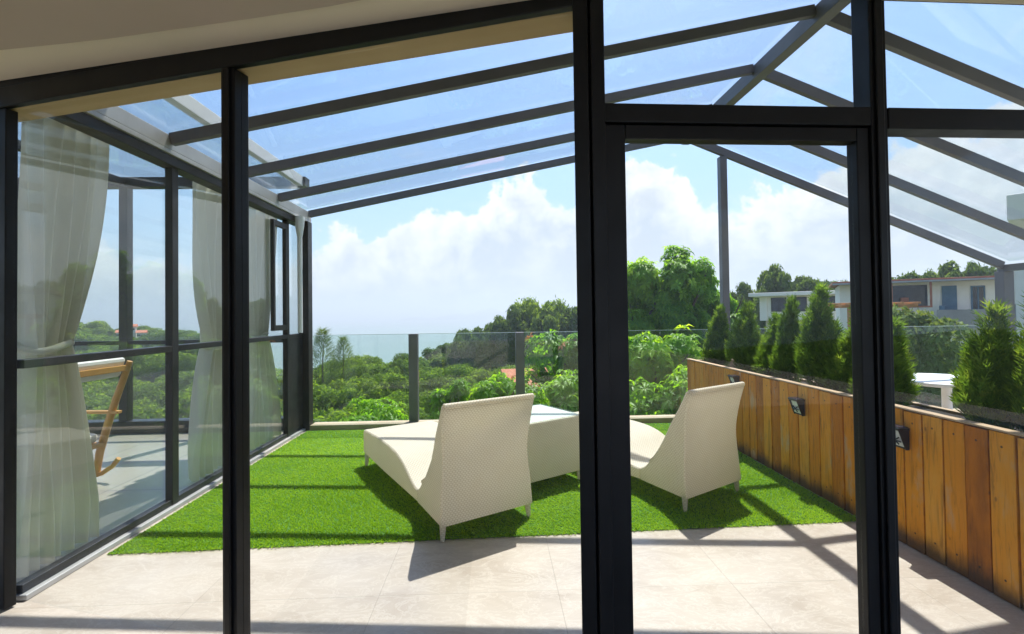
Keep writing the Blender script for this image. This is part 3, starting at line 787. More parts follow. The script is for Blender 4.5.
def thuja_mesh(seed, H=0.85, rad=0.22):
    r = np.random.default_rng(seed)
    n = 3000
    pl_ = [(0.0, 0.0, 0.0, 1.0, 0.62)]
    for k in range(9):
        a = r.uniform(0, 2 * math.pi); q = r.uniform(0.30, 0.62)
        pl_.append((q * math.cos(a), q * math.sin(a), r.uniform(0.0, 0.22), r.uniform(0.45, 0.80), r.uniform(0.34, 0.5)))
    pl_ = np.array(pl_); wt = (pl_[:, 3] - pl_[:, 2]) * pl_[:, 4]; idx = r.choice(len(pl_), n, p=wt / wt.sum())
    u = r.beta(1.1, 1.35, n); ang = r.uniform(0, 2 * math.pi, n); Q = pl_[idx]
    h = Q[:, 2] + (Q[:, 3] - Q[:, 2]) * u * 0.93
    prof = np.clip(1 - u, 0, 1) ** 0.85 * (0.55 + 0.45 * np.minimum(1, u / 0.15))
    rr = rad * Q[:, 4] * prof * r.uniform(0.4, 1.08, n) ** 0.6 + 0.006
    cx = rad * Q[:, 0] * (1 - 0.35 * u) + rr * np.cos(ang); cy_ = rad * Q[:, 1] * (1 - 0.35 * u) + rr * np.sin(ang); cz = h * H
    V, F, C = [], [], []
    for i in range(n):
        o = np.array([math.cos(ang[i]), math.sin(ang[i]), 0]); up_ = np.array([0, 0, 1.0])
        out = 0.35 + 0.45 * r.random()
        d = o * out + up_ * (1.0 + 0.3 * r.random()) + r.normal(0, 0.22, 3); d /= np.linalg.norm(d)
        s = np.cross(d, o + r.normal(0, 0.5, 3)); s /= np.linalg.norm(s) + 1e-9
        L = r.uniform(0.06, 0.145); p = np.array([cx[i], cy_[i], cz[i]]); cv = r.random()
        for j, (f, sp_) in enumerate(((0.0, 0), (0.2, 0.75), (0.2, -0.75), (0.5, 0.6), (0.5, -0.6))):
            dd = d + s * sp_; dd = dd / np.linalg.norm(dd); pp = p + d * (L * f); ll = L * (1 - f * 0.6) * (1.0 if j == 0 else 0.55); w = 0.0052
            pe = np.cross(dd, np.cross(d, s)); pe /= np.linalg.norm(pe) + 1e-9
            k = len(V); V += [pp - pe * w * 0.5, pp + dd * ll * 0.5 - pe * w, pp + dd * ll, pp + dd * ll * 0.5 + pe * w]; F.append((k, k + 1, k + 2, k + 3)); C += [cv] * 4
    return V, F, C


M_THUJA = leafmat('thuja_spray', [(0.0, (0.04, 0.09, 0.016)), (0.4, (0.085, 0.165, 0.026)), (0.75, (0.15, 0.24, 0.036)), (1.0, (0.25, 0.30, 0.06))], 0.5, 0.5, 7.0, 1.9, 0.01)
tm = [np_mesh('foliage', *thuja_mesh(s)[:2], M_THUJA, colors=None) for s in ()]
protos = []
for s in (1, 2, 3):
    V, F, C = thuja_mesh(s); protos.append(np_mesh('foliage', V, F, M_THUJA, colors=C))
stem = MB(); stem.tube([(0, 0, -0.06), (0.005, 0, 0.3), (0, 0.004, 0.6)], [0.014, 0.011, 0.005], 7); stem_me = stem.build('stem', M_BARK).data
bpy.data.objects.remove(bpy.data.objects['stem'])
TH = [(2.74, 5.66, 0.75, 0.85, 'young thuja at the far end of the planter, beside the tall grey post'),
      (2.78, 5.10, 0.74, 0.88, 'light green thuja second from the far end of the planter'),
      (2.80, 4.62, 0.62, 0.8, 'small low thuja between two taller ones on the planter'),
      (2.76, 4.30, 0.80, 0.74, 'slim thuja in front of the first dark window of the white house'),
      (2.74, 3.80, 0.84, 0.98, 'tallest thuja on the planter, wide and dark with a leaning top'),
      (2.74, 3.50, 0.66, 0.85, 'low thuja on the planter just left of the right door post'),
      (2.70, 3.14, 0.62, 0.9, 'thuja on the planter just right of the door post'),
      (2.74, 2.50, 0.66, 0.85, 'bushy thuja at the right picture edge in front of the white villa'),
      (2.86, 2.36, 0.74, 1.0, 'dark thuja behind the bushy one, cut by the right picture edge')]
tr0 = random.Random(5)
for i, (x, y, hh, ww_, lb) in enumerate(TH):
    t = thing('thuja', lb, 'conifer', (x - 0.02, y, 0.70), i * 1.7, 'young thujas in the planter')
    t.rotation_euler = (R(tr0.uniform(-5, 5)), R(tr0.uniform(-5, 5)), i * 1.7); t.scale = (ww_, ww_ * tr0.uniform(0.9, 1.1), (hh + 0.07) / 0.85)
    link('foliage', protos[i % 3], t); link('stem', stem_me, t)

# ------------------------------------------------------------------ side room: frame, curtains, rocking chair
sr = thing('conservatory', 'dark framed glass side room with tied back curtains beyond the left wall', 'conservatory', (0, 0, 0))
def sp_(name, *bx, m=M_WALLBAR, bev=0.004):
    b = MB(); b.box(*bx); return fpart(name, b, m, sr, bev)
sp_('kerb', -8.9, -2.48, 5.95, 6.12, 0.001, 0.15)
for x in (-8.85, -7.3, -5.95, -4.6, -3.25):
    sp_('post', x - 0.05, x + 0.05, 5.98, 6.08, 0.151, 3.05)
xs = [-8.85, -7.3, -5.95, -4.6, -3.25, -2.43]
for a, c in zip(xs[:-1], xs[1:]):
    sp_('mid_rail', a + 0.051, c - 0.051, 6.0, 6.06, 1.09, 1.14)
    sp_('pane', a + 0.051, c - 0.051, 6.026, 6.034, 0.152, 1.09, m=M_GLASSW, bev=0)
    sp_('pane', a + 0.051, c - 0.051, 6.026, 6.034, 1.14, 3.05, m=M_GLASSW, bev=0)
sp_('head_beam', -8.95, -2.36, 5.96, 6.10, 3.051, 3.17)
sp_('fascia', -2.47, -2.39, 2.5, 5.959, 3.051, 3.17, m=M_WHITE)
sp_('head_beam', -8.95, -8.8, -0.9, 5.959, 3.051, 3.17)
for y in (0.3, 2.0, 4.0, 5.95): sp_('post', -8.9, -8.8, y - 0.05, y + 0.05, 0.001, 3.05)
for x in (-7.3, -5.95, -4.6, -3.25): sp_('rafter', x - 0.035, x + 0.035, -0.9, 5.959, 3.06, 3.15)
sp_('upper_pane', -2.426, -2.418, 2.5, 5.95, 2.72, 3.05, m=M_GLASSW, bev=0)
sp_('roof_pane', -8.9, -2.40, -0.9, 6.1, 3.172, 3.18, m=M_GLASSR, bev=0)


def curtain(y0, y1, ty0, ty1, by0, by1, ztie, label, nf):
    """hung in folds from y0..y1, pulled together at the tie, loose again at the hem"""
    NU, NV = 150, 70
    V = []
    z_top, z_bot = 2.70, 0.02
    for j in range(NV):
        z = z_top + (z_bot - z_top) * j / (NV - 1)
        if z > ztie:
            u = (z_top - z) / (z_top - ztie); e = u ** 1.9
            a, b_ = y0 + (ty0 - y0) * e, y1 + (ty1 - y1) * e; tight = e
        else:
            u = (ztie - z) / (ztie - z_bot); e = min(1, u * 1.25) ** 0.7
            a, b_ = ty0 + (by0 - ty0) * e, ty1 + (by1 - ty1) * e; tight = 1 - e * 0.8
        for i in range(NU):
            s = i / (NU - 1)
            amp = 0.062 + 0.02 * tight
            ph = 2 * math.pi * nf * (s + 0.018 * math.sin(3 * z + 5 * s))
            x = -2.60 + amp * math.sin(ph) * (0.75 + 0.25 * math.sin(7.3 * s + 1.7 * z)) + 0.012 * math.sin(23 * s + 2.1 * z)
            sag = 0.0 if z < ztie else 0.05 * tight * math.sin(math.pi * s)
            V.append((x, a + (b_ - a) * s + 0.3 * amp * math.cos(ph) / nf, z - sag))
    F = [(j * NU + i, j * NU + i + 1, (j + 1) * NU + i + 1, (j + 1) * NU + i) for j in range(NV - 1) for i in range(NU - 1)]
    t = thing('curtain', label, 'curtain', (-2.60, (y0 + y1) / 2, 0), 0, 'tied back curtains of the side room')
    o = link('cloth', np_mesh('cloth', V, F, M_CURTAIN, True), t); o.matrix_parent_inverse = Matrix.Translation(-t.location)
    c = (ty0 + ty1) / 2; hw_ = (ty1 - ty0) / 2 + 0.015; b = MB()
    b.tube([(-2.60 + 0.085 * math.sin(q), c + hw_ * math.cos(q), ztie + 0.02 * math.sin(q * 2)) for q in np.linspace(0, 2 * math.pi, 40)], 0.02, 8)
    o = b.build('tie_band', M_CURTAIN, t, 0, 60); o.matrix_parent_inverse = Matrix.Translation(-t.location)
    b = MB(); b.tube([(-2.6, y0, 2.712), (-2.6, y1, 2.712)], 0.012, 8); o = b.build('rod', M_WALLBAR, t, 0, 60); o.matrix_parent_inverse = Matrix.Translation(-t.location)


curtain(2.66, 3.24, 2.69, 2.93, 2.64, 3.13, 1.25, 'long cream curtain tied at waist height in the nearest left pane', 6.5)
curtain(4.12, 4.86, 4.32, 4.62, 4.10, 4.72, 1.15, 'cream curtain seen just left of the slim black mullion', 6)
curtain(5.02, 5.72, 5.06, 5.36, 5.04, 5.72, 1.21, 'cream curtain in the last bay beside the far corner', 6)

rc = thing('rocking_chair', 'honey coloured wooden rocking chair with white cushion in the side room', 'rocking chair', (-3.6, 3.95, 0))
def rpart(name, mb, m=M_GOLDWOOD, bev=0.004, sm=None):
    o = mb.build(name, m, rc, bev, sm); o.matrix_parent_inverse = Matrix.Translation(-rc.location); return o
for yy in (3.66, 4.22):
    b = MB(); b.tube([(-3.28, yy, 0.20), (-3.33, yy, 0.135), (-3.42, yy, 0.075), (-3.60, yy, 0.025), (-3.85, yy, 0.02), (-4.1, yy, 0.06), (-4.28, yy, 0.13)], 0.02, 8); rpart('rocker', b, sm=50, bev=0)
    b = MB(); b.tube([(-3.47, yy, 0.05), (-3.44, yy, 0.25), (-3.37, yy, 0.5), (-3.30, yy, 0.72), (-3.235, yy, 0.9), (-3.185, yy, 1.04)], [0.026, 0.03, 0.03, 0.028, 0.026, 0.022], 8); rpart('back_post', b, sm=50, bev=0)
    b = MB(); b.beam((-4.05, yy, 0.06), (-4.0, yy, 0.60), 0.035, 0.04, (0, 1, 0)); rpart('leg', b)
    b = MB(); b.beam((-4.08, yy, 0.615), (-3.27, yy, 0.60), 0.05, 0.025); rpart('arm', b)
b = MB(); b.beam((-4.05, 3.94, 0.40), (-3.38, 3.94, 0.33), 0.50, 0.03); rpart('seat', b)
b = MB(); b.beam((-3.205, 3.64, 0.985), (-3.205, 4.24, 0.985), 0.03, 0.05); rpart('top_rail', b)
b = MB(); b.beam((-3.32, 3.94, 0.92), (-3.265, 3.94, 1.09), 0.56, 0.13, (1, 0, 0)); rpart('back_cushion', b, M_CUSHION, 0.03)
b = MB(); b.beam((-4.02, 3.94, 0.455), (-3.42, 3.94, 0.39), 0.5, 0.08); rpart('seat_cushion', b, M_CUSHION, 0.03)

# ------------------------------------------------------------------ right hand terrace beyond the planter
rt_ = thing('round_table', 'round white table on the right hand terrace behind the thujas', 'table', (4.35, 4.40, 0))
def cpart(o, par): o.matrix_parent_inverse = Matrix.Translation(-Vector(par.location)); return o
def disc(cx, cy_, z0, z1, r, n=40): 
    m_ = MB(); m_.tube([(cx, cy_, z0), (cx, cy_, z1)], r, n); return m_
cpart(disc(4.35, 4.40, 0.69, 0.725, 0.46).build('table_top', M_WHITEP, rt_, 0.008, 40), rt_)
b = MB(); b.tube([(4.35, 4.40, 0.03), (4.35, 4.40, 0.15), (4.35, 4.40, 0.69)], [0.07, 0.04, 0.04], 16); cpart(b.build('pedestal', M_WHITEP, rt_, 0, 40), rt_)
cpart(disc(4.35, 4.40, 0.002, 0.03, 0.26).build('base', M_WHITEP, rt_, 0.006, 40), rt_)

# ------------------------------------------------------------------ buildings
M_WIN = varied('dark_window', (0.02, 0.025, 0.035), (0.05, 0.06, 0.075), 2.0, 0.12)
M_HWHITE = varied('weathered_white_wall', (0.74, 0.69, 0.60), (0.86, 0.82, 0.74), 0.5, 0.85, bump=0.1)
M_HCREAM = varied('cream_house_wall', (0.50, 0.44, 0.34), (0.58, 0.52, 0.42), 0.5, 0.85)
M_HGREY = varied('grey_house_wall', (0.30, 0.30, 0.31), (0.38, 0.38, 0.39), 0.6, 0.85)
M_RUST = varied('rusty_sheet', (0.26, 0.085, 0.05), (0.38, 0.16, 0.10), 1.5, 0.8)
M_BLUED = varied('blue_paint', (0.06, 0.13, 0.20), (0.09, 0.18, 0.26), 2, 0.6)
M_REDTILE = varied('red_roof_tile', (0.42, 0.12, 0.06), (0.55, 0.20, 0.11), 1.5, 0.8, stretch=(3, 3, 3), bump=0.3)
M_CONC = varied('grey_concrete', (0.26, 0.26, 0.25), (0.36, 0.36, 0.35), 1.0, 0.9)


class House:
    """a facade frame: local x along the front, -y towards the viewer, z up"""
    def __init__(s, name, label, A, B, cat='house', group=None):
        A, B = Vector(A), Vector(B); d = B - A; s.L = d.length
        s.t = thing(name, label, cat, (A.x, A.y, 0), math.atan2(d.y, d.x), group)
    def part(s, name, bx, m, bev=0.0, par=None, label=None):
        b = MB()
        for q in (bx if isinstance(bx[0], (tuple, list)) else [bx]): b.box(*q)
        o = b.build(name, m, par or s.t, bev)
        if label: o['label'] = label
        return o
    def window(s, x0, x1, z0, z1, bars=1, m=M_WHITE, glassm=None):
        f = s.part('window', [(x0, x1, -0.03, 0.0, z0, z0 + 0.07), (x0, x1, -0.03, 0.0, z1 - 0.07, z1), (x0, x0 + 0.07, -0.03, 0.0, z0 + 0.07, z1 - 0.07), (x1 - 0.07, x1, -0.03, 0.0, z0 + 0.07, z1 - 0.07)]
                   + [(x0 + (x1 - x0) * q / (bars + 1) - 0.03, x0 + (x1 - x0) * q / (bars + 1) + 0.03, -0.03, 0.0, z0 + 0.07, z1 - 0.07) for q in range(1, bars + 1)], m)
        s.part('pane', (x0 + 0.07, x1 - 0.07, -0.012, 0.02, z0 + 0.07, z1 - 0.07), glassm or M_WIN, par=f)


# long white house with a flat roof and dark windows
H = House('white_house', 'long white flat roofed house with dark windows behind the thujas', (24.1, 42.0), (30.3, 36.2))
L = H.L
H.part('wall', [(0, L, 0.02, 7, 0.55, 2.72)], M_HWHITE)
H.part('lower_wall', (0.4, L, 0.35, 6.8, -4.0, 0.545), M_HCREAM)
H.part('roof', (-0.7, L + 0.5, -0.9, 7.5, 2.73, 3.05), M_HWHITE, 0.03)
for x0, x1, nb in ((0.95, 2.15, 1), (2.45, 3.7, 1), (4.35, 7.5, 3)): H.window(x0, x1, 1.35, 2.6, nb, M_WALLBAR)
H.part('column', (0.42, 0.62, -0.12, 0.015, 0.56, 2.72), M_HWHITE)
for x0, x1 in ((1.0, 2.0), (4.4, 5.6)): H.window(x0 + 0.3, x1 + 0.3, -1.4, -0.3, 1, M_HCREAM)

# shop row with rusty roof edge
H = House('shop_row', 'low white building with rusty roof edge, blue door and cluttered porch', (22.2, 29.5), (28.6, 25.2))
L = H.L
H.part('wall', (0, L, 0.02, 5, -3.0, 3.02), M_HWHITE)
H.part('roof', (-0.4, L + 0.2, -0.75, 5.3, 3.05, 3.2), M_RUST, 0.02)
H.part('gutter', (-0.4, L + 0.2, -0.83, -0.76, 3.0, 3.1), M_HGREY)
H.window(0.9, 2.0, 1.75, 2.6, 2, M_HGREY); H.window(6.2, 6.8, 1.3, 2.7, 1, M_BLUED)
H.part('porch_opening', (2.6, 4.3, -0.012, 0.03, 1.55, 2.85), M_WIN)
H.part('porch_boards', [(2.5, 4.4, -0.7, -0.62, 1.5, 1.6), (2.5, 2.6, -0.7, -0.62, 1.6, 3.04), (4.3, 4.4, -0.7, -0.62, 1.6, 3.04)], M_RUST)
dd = H.part('door', (4.95, 5.6, -0.04, 0.0, 0.6, 2.75), M_BLUED)
H.part('balcony', [(4.6, 7.2, -0.7, -0.62, 0.4, 1.35), (4.6, 7.2, -0.7, 0.01, 0.3, 0.39)], M_CONC)
for x, w, hh_, mm in ((3.0, 0.35, 0.5, M_RUST), (5.75, 0.3, 0.42, M_REDTILE), (4.75, 0.2, 0.7, M_BLUED)):
    H.part('planter_tub', [(x, x + w, -0.6, -0.3, 1.61 if x < 4.3 else 0.42, 1.61 + hh_ if x < 4.3 else 0.9 + hh_)], mm, 0.03)

# villa on the right
H = House('white_villa', 'white villa with grey overhanging upper storey at the right picture edge', (20.15, 17.6), (24.4, 12.2))
H.part('wall', (0, 7.2, 0.02, 8, 1.55, 2.9), M_HWHITE)
H.part('lower_wall', (0.0, 7.2, 0.2, 8, -3.5, 1.545), M_HGREY)
H.part('upper_wall', (0.55, 7.2, 0.6, 8, 2.905, 4.75), M_HGREY)
H.part('roof', (-0.05, 7.6, -0.5, 5.4, 4.755, 5.75), M_HWHITE, 0.04)
H.part('corner_column', (0.1, 0.4, -0.16, 0.015, -3.5, 2.9), M_HWHITE)

# orange timber frame in the neighbouring garden
pg = thing('timber_pergola', 'small orange timber frame in the garden beside the white house', 'pergola', (15.0, 19.0, 0))
def gp(name, *bx):
    b = MB(); b.box(*bx); return cpart(b.build(name, M_ORANGEWOOD, pg, 0.01), pg)
for x in (14.45, 16.75):
    for y in (18.6, 20.2): gp('post', x - 0.09, x + 0.09, y - 0.09, y + 0.09, -3.5, 1.50)
gp('beam', 14.0, 17.2, 18.5, 18.7, 1.503, 1.62); gp('beam', 14.0, 17.2, 20.1, 20.3, 1.503, 1.62)
for x in (14.2, 14.9, 15.6, 16.3, 17.0): gp('rafter', x - 0.04, x + 0.04, 18.2, 20.6, 1.622, 1.70)
gp('handrail', 14.5, 16.7, 18.56, 18.64, 0.55, 0.63)

# small red roofed houses: one below the terrace, three on the left hill
def hut(name, label, cx, cy_, z, w, dpt, hh_, rh, rz, wallm, group=None):
    t = thing(name, label, 'house', (cx, cy_, z), rz, group)
    b = MB(); b.box(-w / 2, w / 2, -dpt / 2, dpt / 2, -2.5, hh_); b.build('wall', wallm, t)
    e = 0.35; b = MB()
    b.prism([(-dpt / 2 - e, hh_ - 0.06), (dpt / 2 + e, hh_ - 0.06), (dpt / 2 + e, hh_ + 0.1), (0, hh_ + rh), (-dpt / 2 - e, hh_ + 0.1)], 'x', -w / 2 - e, w / 2 + e)
    b.build('roof', M_REDTILE, t)
    for q in (-0.28, 0.22):
        b = MB(); b.box(q * w - 0.5, q * w + 0.5, -dpt / 2 - 0.03, -dpt / 2 + 0.02, hh_ * 0.35, hh_ * 0.75); b.build('window', M_WIN, t)
    return t
hut('red_roofed_house', 'low house with salmon red tile roof half hidden under the leafy trees', 1.45, 24.5, -4.3, 1.7, 2.6, 2.0, 0.9, R(10), M_HWHITE)
for cx, cy_, z, w, lb in ((-119, 158, -2.6, 2.8, 'white house with red roof highest on the left hillside'), (-120.5, 156, -4.4, 2.0, 'white house just below the highest one on the left hillside'), (-115.5, 158, -4.6, 2.2, 'small red roofed house lowest on the left hillside')):
    hut('hillside_house', lb, cx, cy_, z, w, 3, 1.7, 0.9, R(30), M_HWHITE, 'houses on the left hillside')

# ------------------------------------------------------------------ trees
def crown(seed, nleaf, size, rad=1.0, hgt=0.8, nlobe=16, lobe=0.42):
    """leaf-sized faces on the shells of many uneven lobes; crown about 2*rad wide, base at z=0"""
    r = np.random.default_rng(seed)
    C = []
    for i in range(nlobe):
        a = r.uniform(0, 2 * math.pi); q = math.sqrt(r.random()) * 0.72; hz_ = r.uniform(0.0, 1.0) * (1 - 0.55 * q)
        C.append((q * rad * math.cos(a), q * rad * math.sin(a), hgt * (0.14 + 1.08 * hz_), lobe * rad * r.uniform(0.65, 1.2)))
    C = np.array(C); w = C[:, 3] ** 2; idx = r.choice(nlobe, nleaf, p=w / w.sum())
    d = r.normal(0, 1, (nleaf, 3)); d[:, 2] = d[:, 2] * 0.9 + 0.25; d /= np.linalg.norm(d, axis=1)[:, None]
    sh = np.where(r.random(nleaf) < 0.10, r.uniform(1.0, 1.28, nleaf), r.uniform(0.55, 1.08, nleaf) ** 0.5)
    P = C[idx, :3] + d * (C[idx, 3] * sh)[:, None] * np.array([1, 1, 0.82])
    N = d * 0.7 + r.normal(0, 0.55, (nleaf, 3)) + np.array([0, 0, 0.45]); N /= np.linalg.norm(N, axis=1)[:, None]
    T = np.cross(N, r.normal(0, 1, (nleaf, 3))); T /= np.linalg.norm(T, axis=1)[:, None]; B = np.cross(N, T)
    s = size * r.uniform(0.6, 1.3, nleaf)[:, None]
    V = np.stack([P - T * s * 0.9, P - B * s * 0.42 + N * s * 0.08, P + T * s, P + B * s * 0.42 + N * s * 0.08], 1).reshape(-1, 3)
    F = np.arange(nleaf * 4).reshape(-1, 4)
    return V, F, np.repeat(r.random(nleaf), 4)


def trunk_mesh(seed, h, r0, spread, nl=6):
    r = random.Random(seed); b = MB()
    top = Vector((r.uniform(-0.05, 0.05) * h, r.uniform(-0.05, 0.05) * h, h))
    b.tube([(0, 0, -0.6), (top.x * 0.3, top.y * 0.3, h * 0.4), top], [r0 * 1.25, r0 * 0.85, r0 * 0.5], 9)
    for i in range(nl):
        a = 2 * math.pi * i / nl + r.uniform(-0.3, 0.3); z0 = h * r.uniform(0.5, 0.95); p = top * (z0 / h); p.z = z0
        e = p + Vector((math.cos(a) * spread * r.uniform(0.5, 0.9), math.sin(a) * spread * r.uniform(0.5, 0.9), spread * r.uniform(0.5, 0.95)))
        m_ = p.lerp(e, 0.5) + Vector((0, 0, 0.06 * spread)); b.tube([p, m_, e], [r0 * 0.45, r0 * 0.28, r0 * 0.08], 6)
    o = b.build('trunk', M_BARK, None, 0, 60); me = o.data; bpy.data.objects.remove(o); return me


M_LEAF_FOREST = leafmat('forest_leaf', [(0.0, (0.04, 0.085, 0.012)), (0.35, (0.085, 0.155, 0.018)), (0.7, (0.145, 0.225, 0.028)), (1.0, (0.23, 0.29, 0.055))], 0.55, 0.55, 0.6, 1.85, 0.01)
M_LEAF_DARK = leafmat('dark_leaf', [(0.0, (0.04, 0.08, 0.022)), (0.4, (0.075, 0.135, 0.033)), (0.75, (0.12, 0.19, 0.045)), (1.0, (0.19, 0.25, 0.07))], 0.45, 0.55, 0.6, 1.6, 0.01)
M_LEAF_BRIGHT = leafmat('bright_leaf', [(0.0, (0.04, 0.115, 0.008)), (0.4, (0.10, 0.23, 0.012)), (0.75, (0.21, 0.36, 0.02)), (1.0, (0.38, 0.50, 0.045))], 0.6, 0.4, 1.0, 2.0, 0.02)
M_LEAF_FLUSH = leafmat('bronze_leaf', [(0.0, (0.30, 0.12, 0.05)), (0.5, (0.42, 0.17, 0.07)), (1.0, (0.50, 0.24, 0.11))], 0.4, 0.4, 1.0, 1.3, 0.06)
M_LEAF_PALE = leafmat('pale_leaf', [(0.0, (0.06, 0.11, 0.03)), (0.4, (0.11, 0.17, 0.05)), (0.75, (0.18, 0.24, 0.085)), (1.0, (0.30, 0.33, 0.16))], 0.38, 0.5, 1.0, 1.3, 0.01)


def put_tree(name, label, cat, loc, scale, rz, cm, tmsh, group, th=1.0):
    t = thing(name, label, cat, loc, rz, group)
    t.scale = scale if isinstance(scale, tuple) else (scale,) * 3
    link('crown', cm, t); link('trunk', tmsh, t); return t


# crown meshes are unit sized (radius 1, base at z = 1) so that the trunk can stand below
def shift(V, z): V = np.array(V); V[:, 2] += z; return V
FC = []
for s in range(5):
    V, F, C = crown(40 + s, 15000, 0.05, 1.0, 0.85, 24 + 3 * s, 0.31); FC.append(np_mesh('crown', shift(V, 0.25), F, M_LEAF_FOREST, colors=C))
DC = []
for s in range(3):
    V, F, C = crown(60 + s, 9000, 0.072, 1.0, 1.15, 34, 0.26); DC.append(np_mesh('crown', shift(V, 0.15), F, M_LEAF_DARK, colors=C))
FT = [trunk_mesh(s, 0.75, 0.06, 0.45) for s in range(3)]

tr = random.Random(21); placed = []
def scatter(n, azr, dr, rad, hscale, meshes, name, labels, group, keep=None, tries=40, gap=0.8):
    k = 0
    for _ in range(n * tries):
        if k >= n: break
        az = R(tr.uniform(*azr)); D = math.sqrt(tr.uniform(dr[0] ** 2, dr[1] ** 2)); x, y = D * math.sin(az), D * math.cos(az)
        r_ = tr.uniform(*rad)
        if keep and not keep(x, y, D, math.degrees(az)): continue
        if any((x - a) ** 2 + (y - b_) ** 2 < (gap * (r_ + c)) ** 2 for a, b_, c in placed): continue
        placed.append((x, y, r_)); z = float(terrain(x, y))
        lb = labels(math.degrees(az), D) if callable(labels) else labels
        put_tree(name, lb, 'tree', (x, y, z), (r_, r_, r_ * tr.uniform(*hscale)), tr.uniform(0, 6.28), meshes[k % len(meshes)], FT[k % 3], group); k += 1
    return k


def plateau_ok(x, y, D, az):
    if -3 < x < 6 and 22 < y < 29: return False
    if az > 4 and D < 26: return False
    return True
def plateau_label(az, D):
    return 'rounded broadleaf tree in the wood below the terrace, among many alike'
n1 = scatter(125, (-52, 10), (16, 92), (2.6, 3.9), (0.95, 1.25), FC, 'broadleaf_tree', plateau_label, 'trees of the wood below the terrace', plateau_ok, gap=0.62)
def hr_ok(x, y, D, az): return not (az > 18 and D < 66)
n2 = scatter(60, (-7, 44), (74, 112), (3.0, 4.2), (0.95, 1.2), DC + FC[:1], 'hill_tree', 'dark broadleaf tree on the hill beyond the houses and the wood', 'trees on the hill ahead', hr_ok, gap=0.55)
n3 = scatter(95, (-52, -29), (120, 215), (5.0, 7.0), (0.75, 0.95), FC + DC[:1], 'hillside_tree', 'small distant tree on the wooded left hillside', 'trees on the left hillside', lambda x, y, D, az: not (-125 < x < -90 and 125 < y < 162), gap=0.5)

# tall dark tree standing clear of the hill, and the casuarina like top at the left
for (px, D, zt, r_, mm, lb) in ((0.082, 82, 4.5, 4.6, FC[1], 'large spreading tree standing highest on the hill ahead'), (0.132, 84, 4.2, 4.6, FC[3], 'spreading tree on the hill right beside the highest one'),
                               (0.05, 80, 2.2, 4.0, DC[1], 'dark tree on the hill just left of the large spreading one'), (0.015, 80, 0.9, 3.8, DC[0], 'dark rounded tree on the lower slope of the hill ahead'),
                               (-0.02, 80, -0.3, 3.8, DC[2], 'dark tree at the left foot of the hill by the water'), (-0.06, 80, -1.5, 3.6, DC[1], 'small dark tree at the very left foot of the hill by the water'),
                               (0.10, 76, 2.2, 4.2, DC[0], 'dark tree on the hill below the highest spreading one'), (0.165, 78, 3.2, 4.2, DC[2], 'dark tree on the hill just left of the heavy door post'),
                               (0.54, 64, 4.9, 2.6, DC[1], 'leafy tree in the row rising behind the flat roofs of the white houses'),
                               (0.66, 68, 6.3, 2.9, DC[0], 'leafy tree in the row rising behind the flat roofs of the white houses'),
                               (0.74, 66, 6.0, 2.8, DC[2], 'leafy tree in the row rising behind the flat roofs of the white houses'),
                               (0.80, 70, 6.7, 3.1, DC[1], 'leafy tree in the row rising behind the flat roofs of the white houses'),
                               (0.86, 64, 6.6, 2.8, DC[0], 'leafy tree in the row rising behind the flat roofs of the white houses'),
                               (0.92, 60, 6.6, 2.9, DC[2], 'leafy tree in the row rising behind the flat roofs of the white houses'),
                               (0.99, 58, 6.9, 2.9, DC[1], 'leafy tree in the row rising behind the flat roofs of the white houses'),
                               (1.06, 56, 6.8, 2.9, DC[0], 'leafy tree in the row rising behind the flat roofs of the white houses'),
                               (1.13, 54, 6.6, 2.8, DC[2], 'leafy tree in the row rising behind the flat roofs of the white houses'),
                               (0.60, 60, 7.2, 3.0, DC[0], 'tall dark tree rising behind the left end of the white house roof'), (0.70, 62, 6.0, 3.0, DC[2], 'dark tree behind the middle of the white house roof')):
    x, y = px * D, D; gz = float(terrain(x, y)); hz_ = (zt - gz) / (1.3 if mm in FC else 1.42)
    put_tree('hill_tree', lb, 'tree', (x, y, gz), (r_, r_, hz_), tr.uniform(0, 6), mm, FT[0], 'trees on the hill ahead')
# feathery tree at left of the view
def feather():
    r = np.random.default_rng(5); n = 2000; h = r.uniform(0.25, 1, n); a = r.uniform(0, 6.28, n); rr = (1.05 - h) * 0.85 * r.uniform(0.2, 1, n)
    P = np.stack([rr * np.cos(a), rr * np.sin(a), h * 6], -1) * np.array([2.2, 2.2, 1]); d = np.stack([np.cos(a) * 0.6, np.sin(a) * 0.6, np.full(n, 0.8)], -1) + r.normal(0, 0.2, (n, 3))
    s = np.cross(d, r.normal(0, 1, (n, 3))); s /= np.linalg.norm(s, axis=1)[:, None]; L = r.uniform(0.2, 0.5, n)[:, None]
    V = np.stack([P - s * 0.014, P + d * L, P + s * 0.014], 1).reshape(-1, 3); return np_mesh('crown', V, np.arange(n * 3).reshape(-1, 3), M_LEAF_DARK, colors=np.repeat(r.random(n), 3))
ft = feather(); tb2 = MB(); tb2.tube([(0, 0, -3), (0, 0, 3), (0.1, 0, 5.8)], [0.05, 0.035, 0.01], 7); o = tb2.build('trunk', M_BARK, None, 0, 60); ftt = o.data; bpy.data.objects.remove(o)
put_tree('feathery_tree', 'thin feathery tree top rising above the wood beside the far left post', 'tree', (-20.3, 56, -7.9), (2.3, 2.3, 1.3), 0.4, ft, ftt, None)
c = put_tree('feathery_tree', 'smaller feathery tree top right of the thin tall one above the wood', 'tree', (-18.2, 57, -8.3), (1.9, 1.9, 1.2), 2.0, ft, ftt, None)


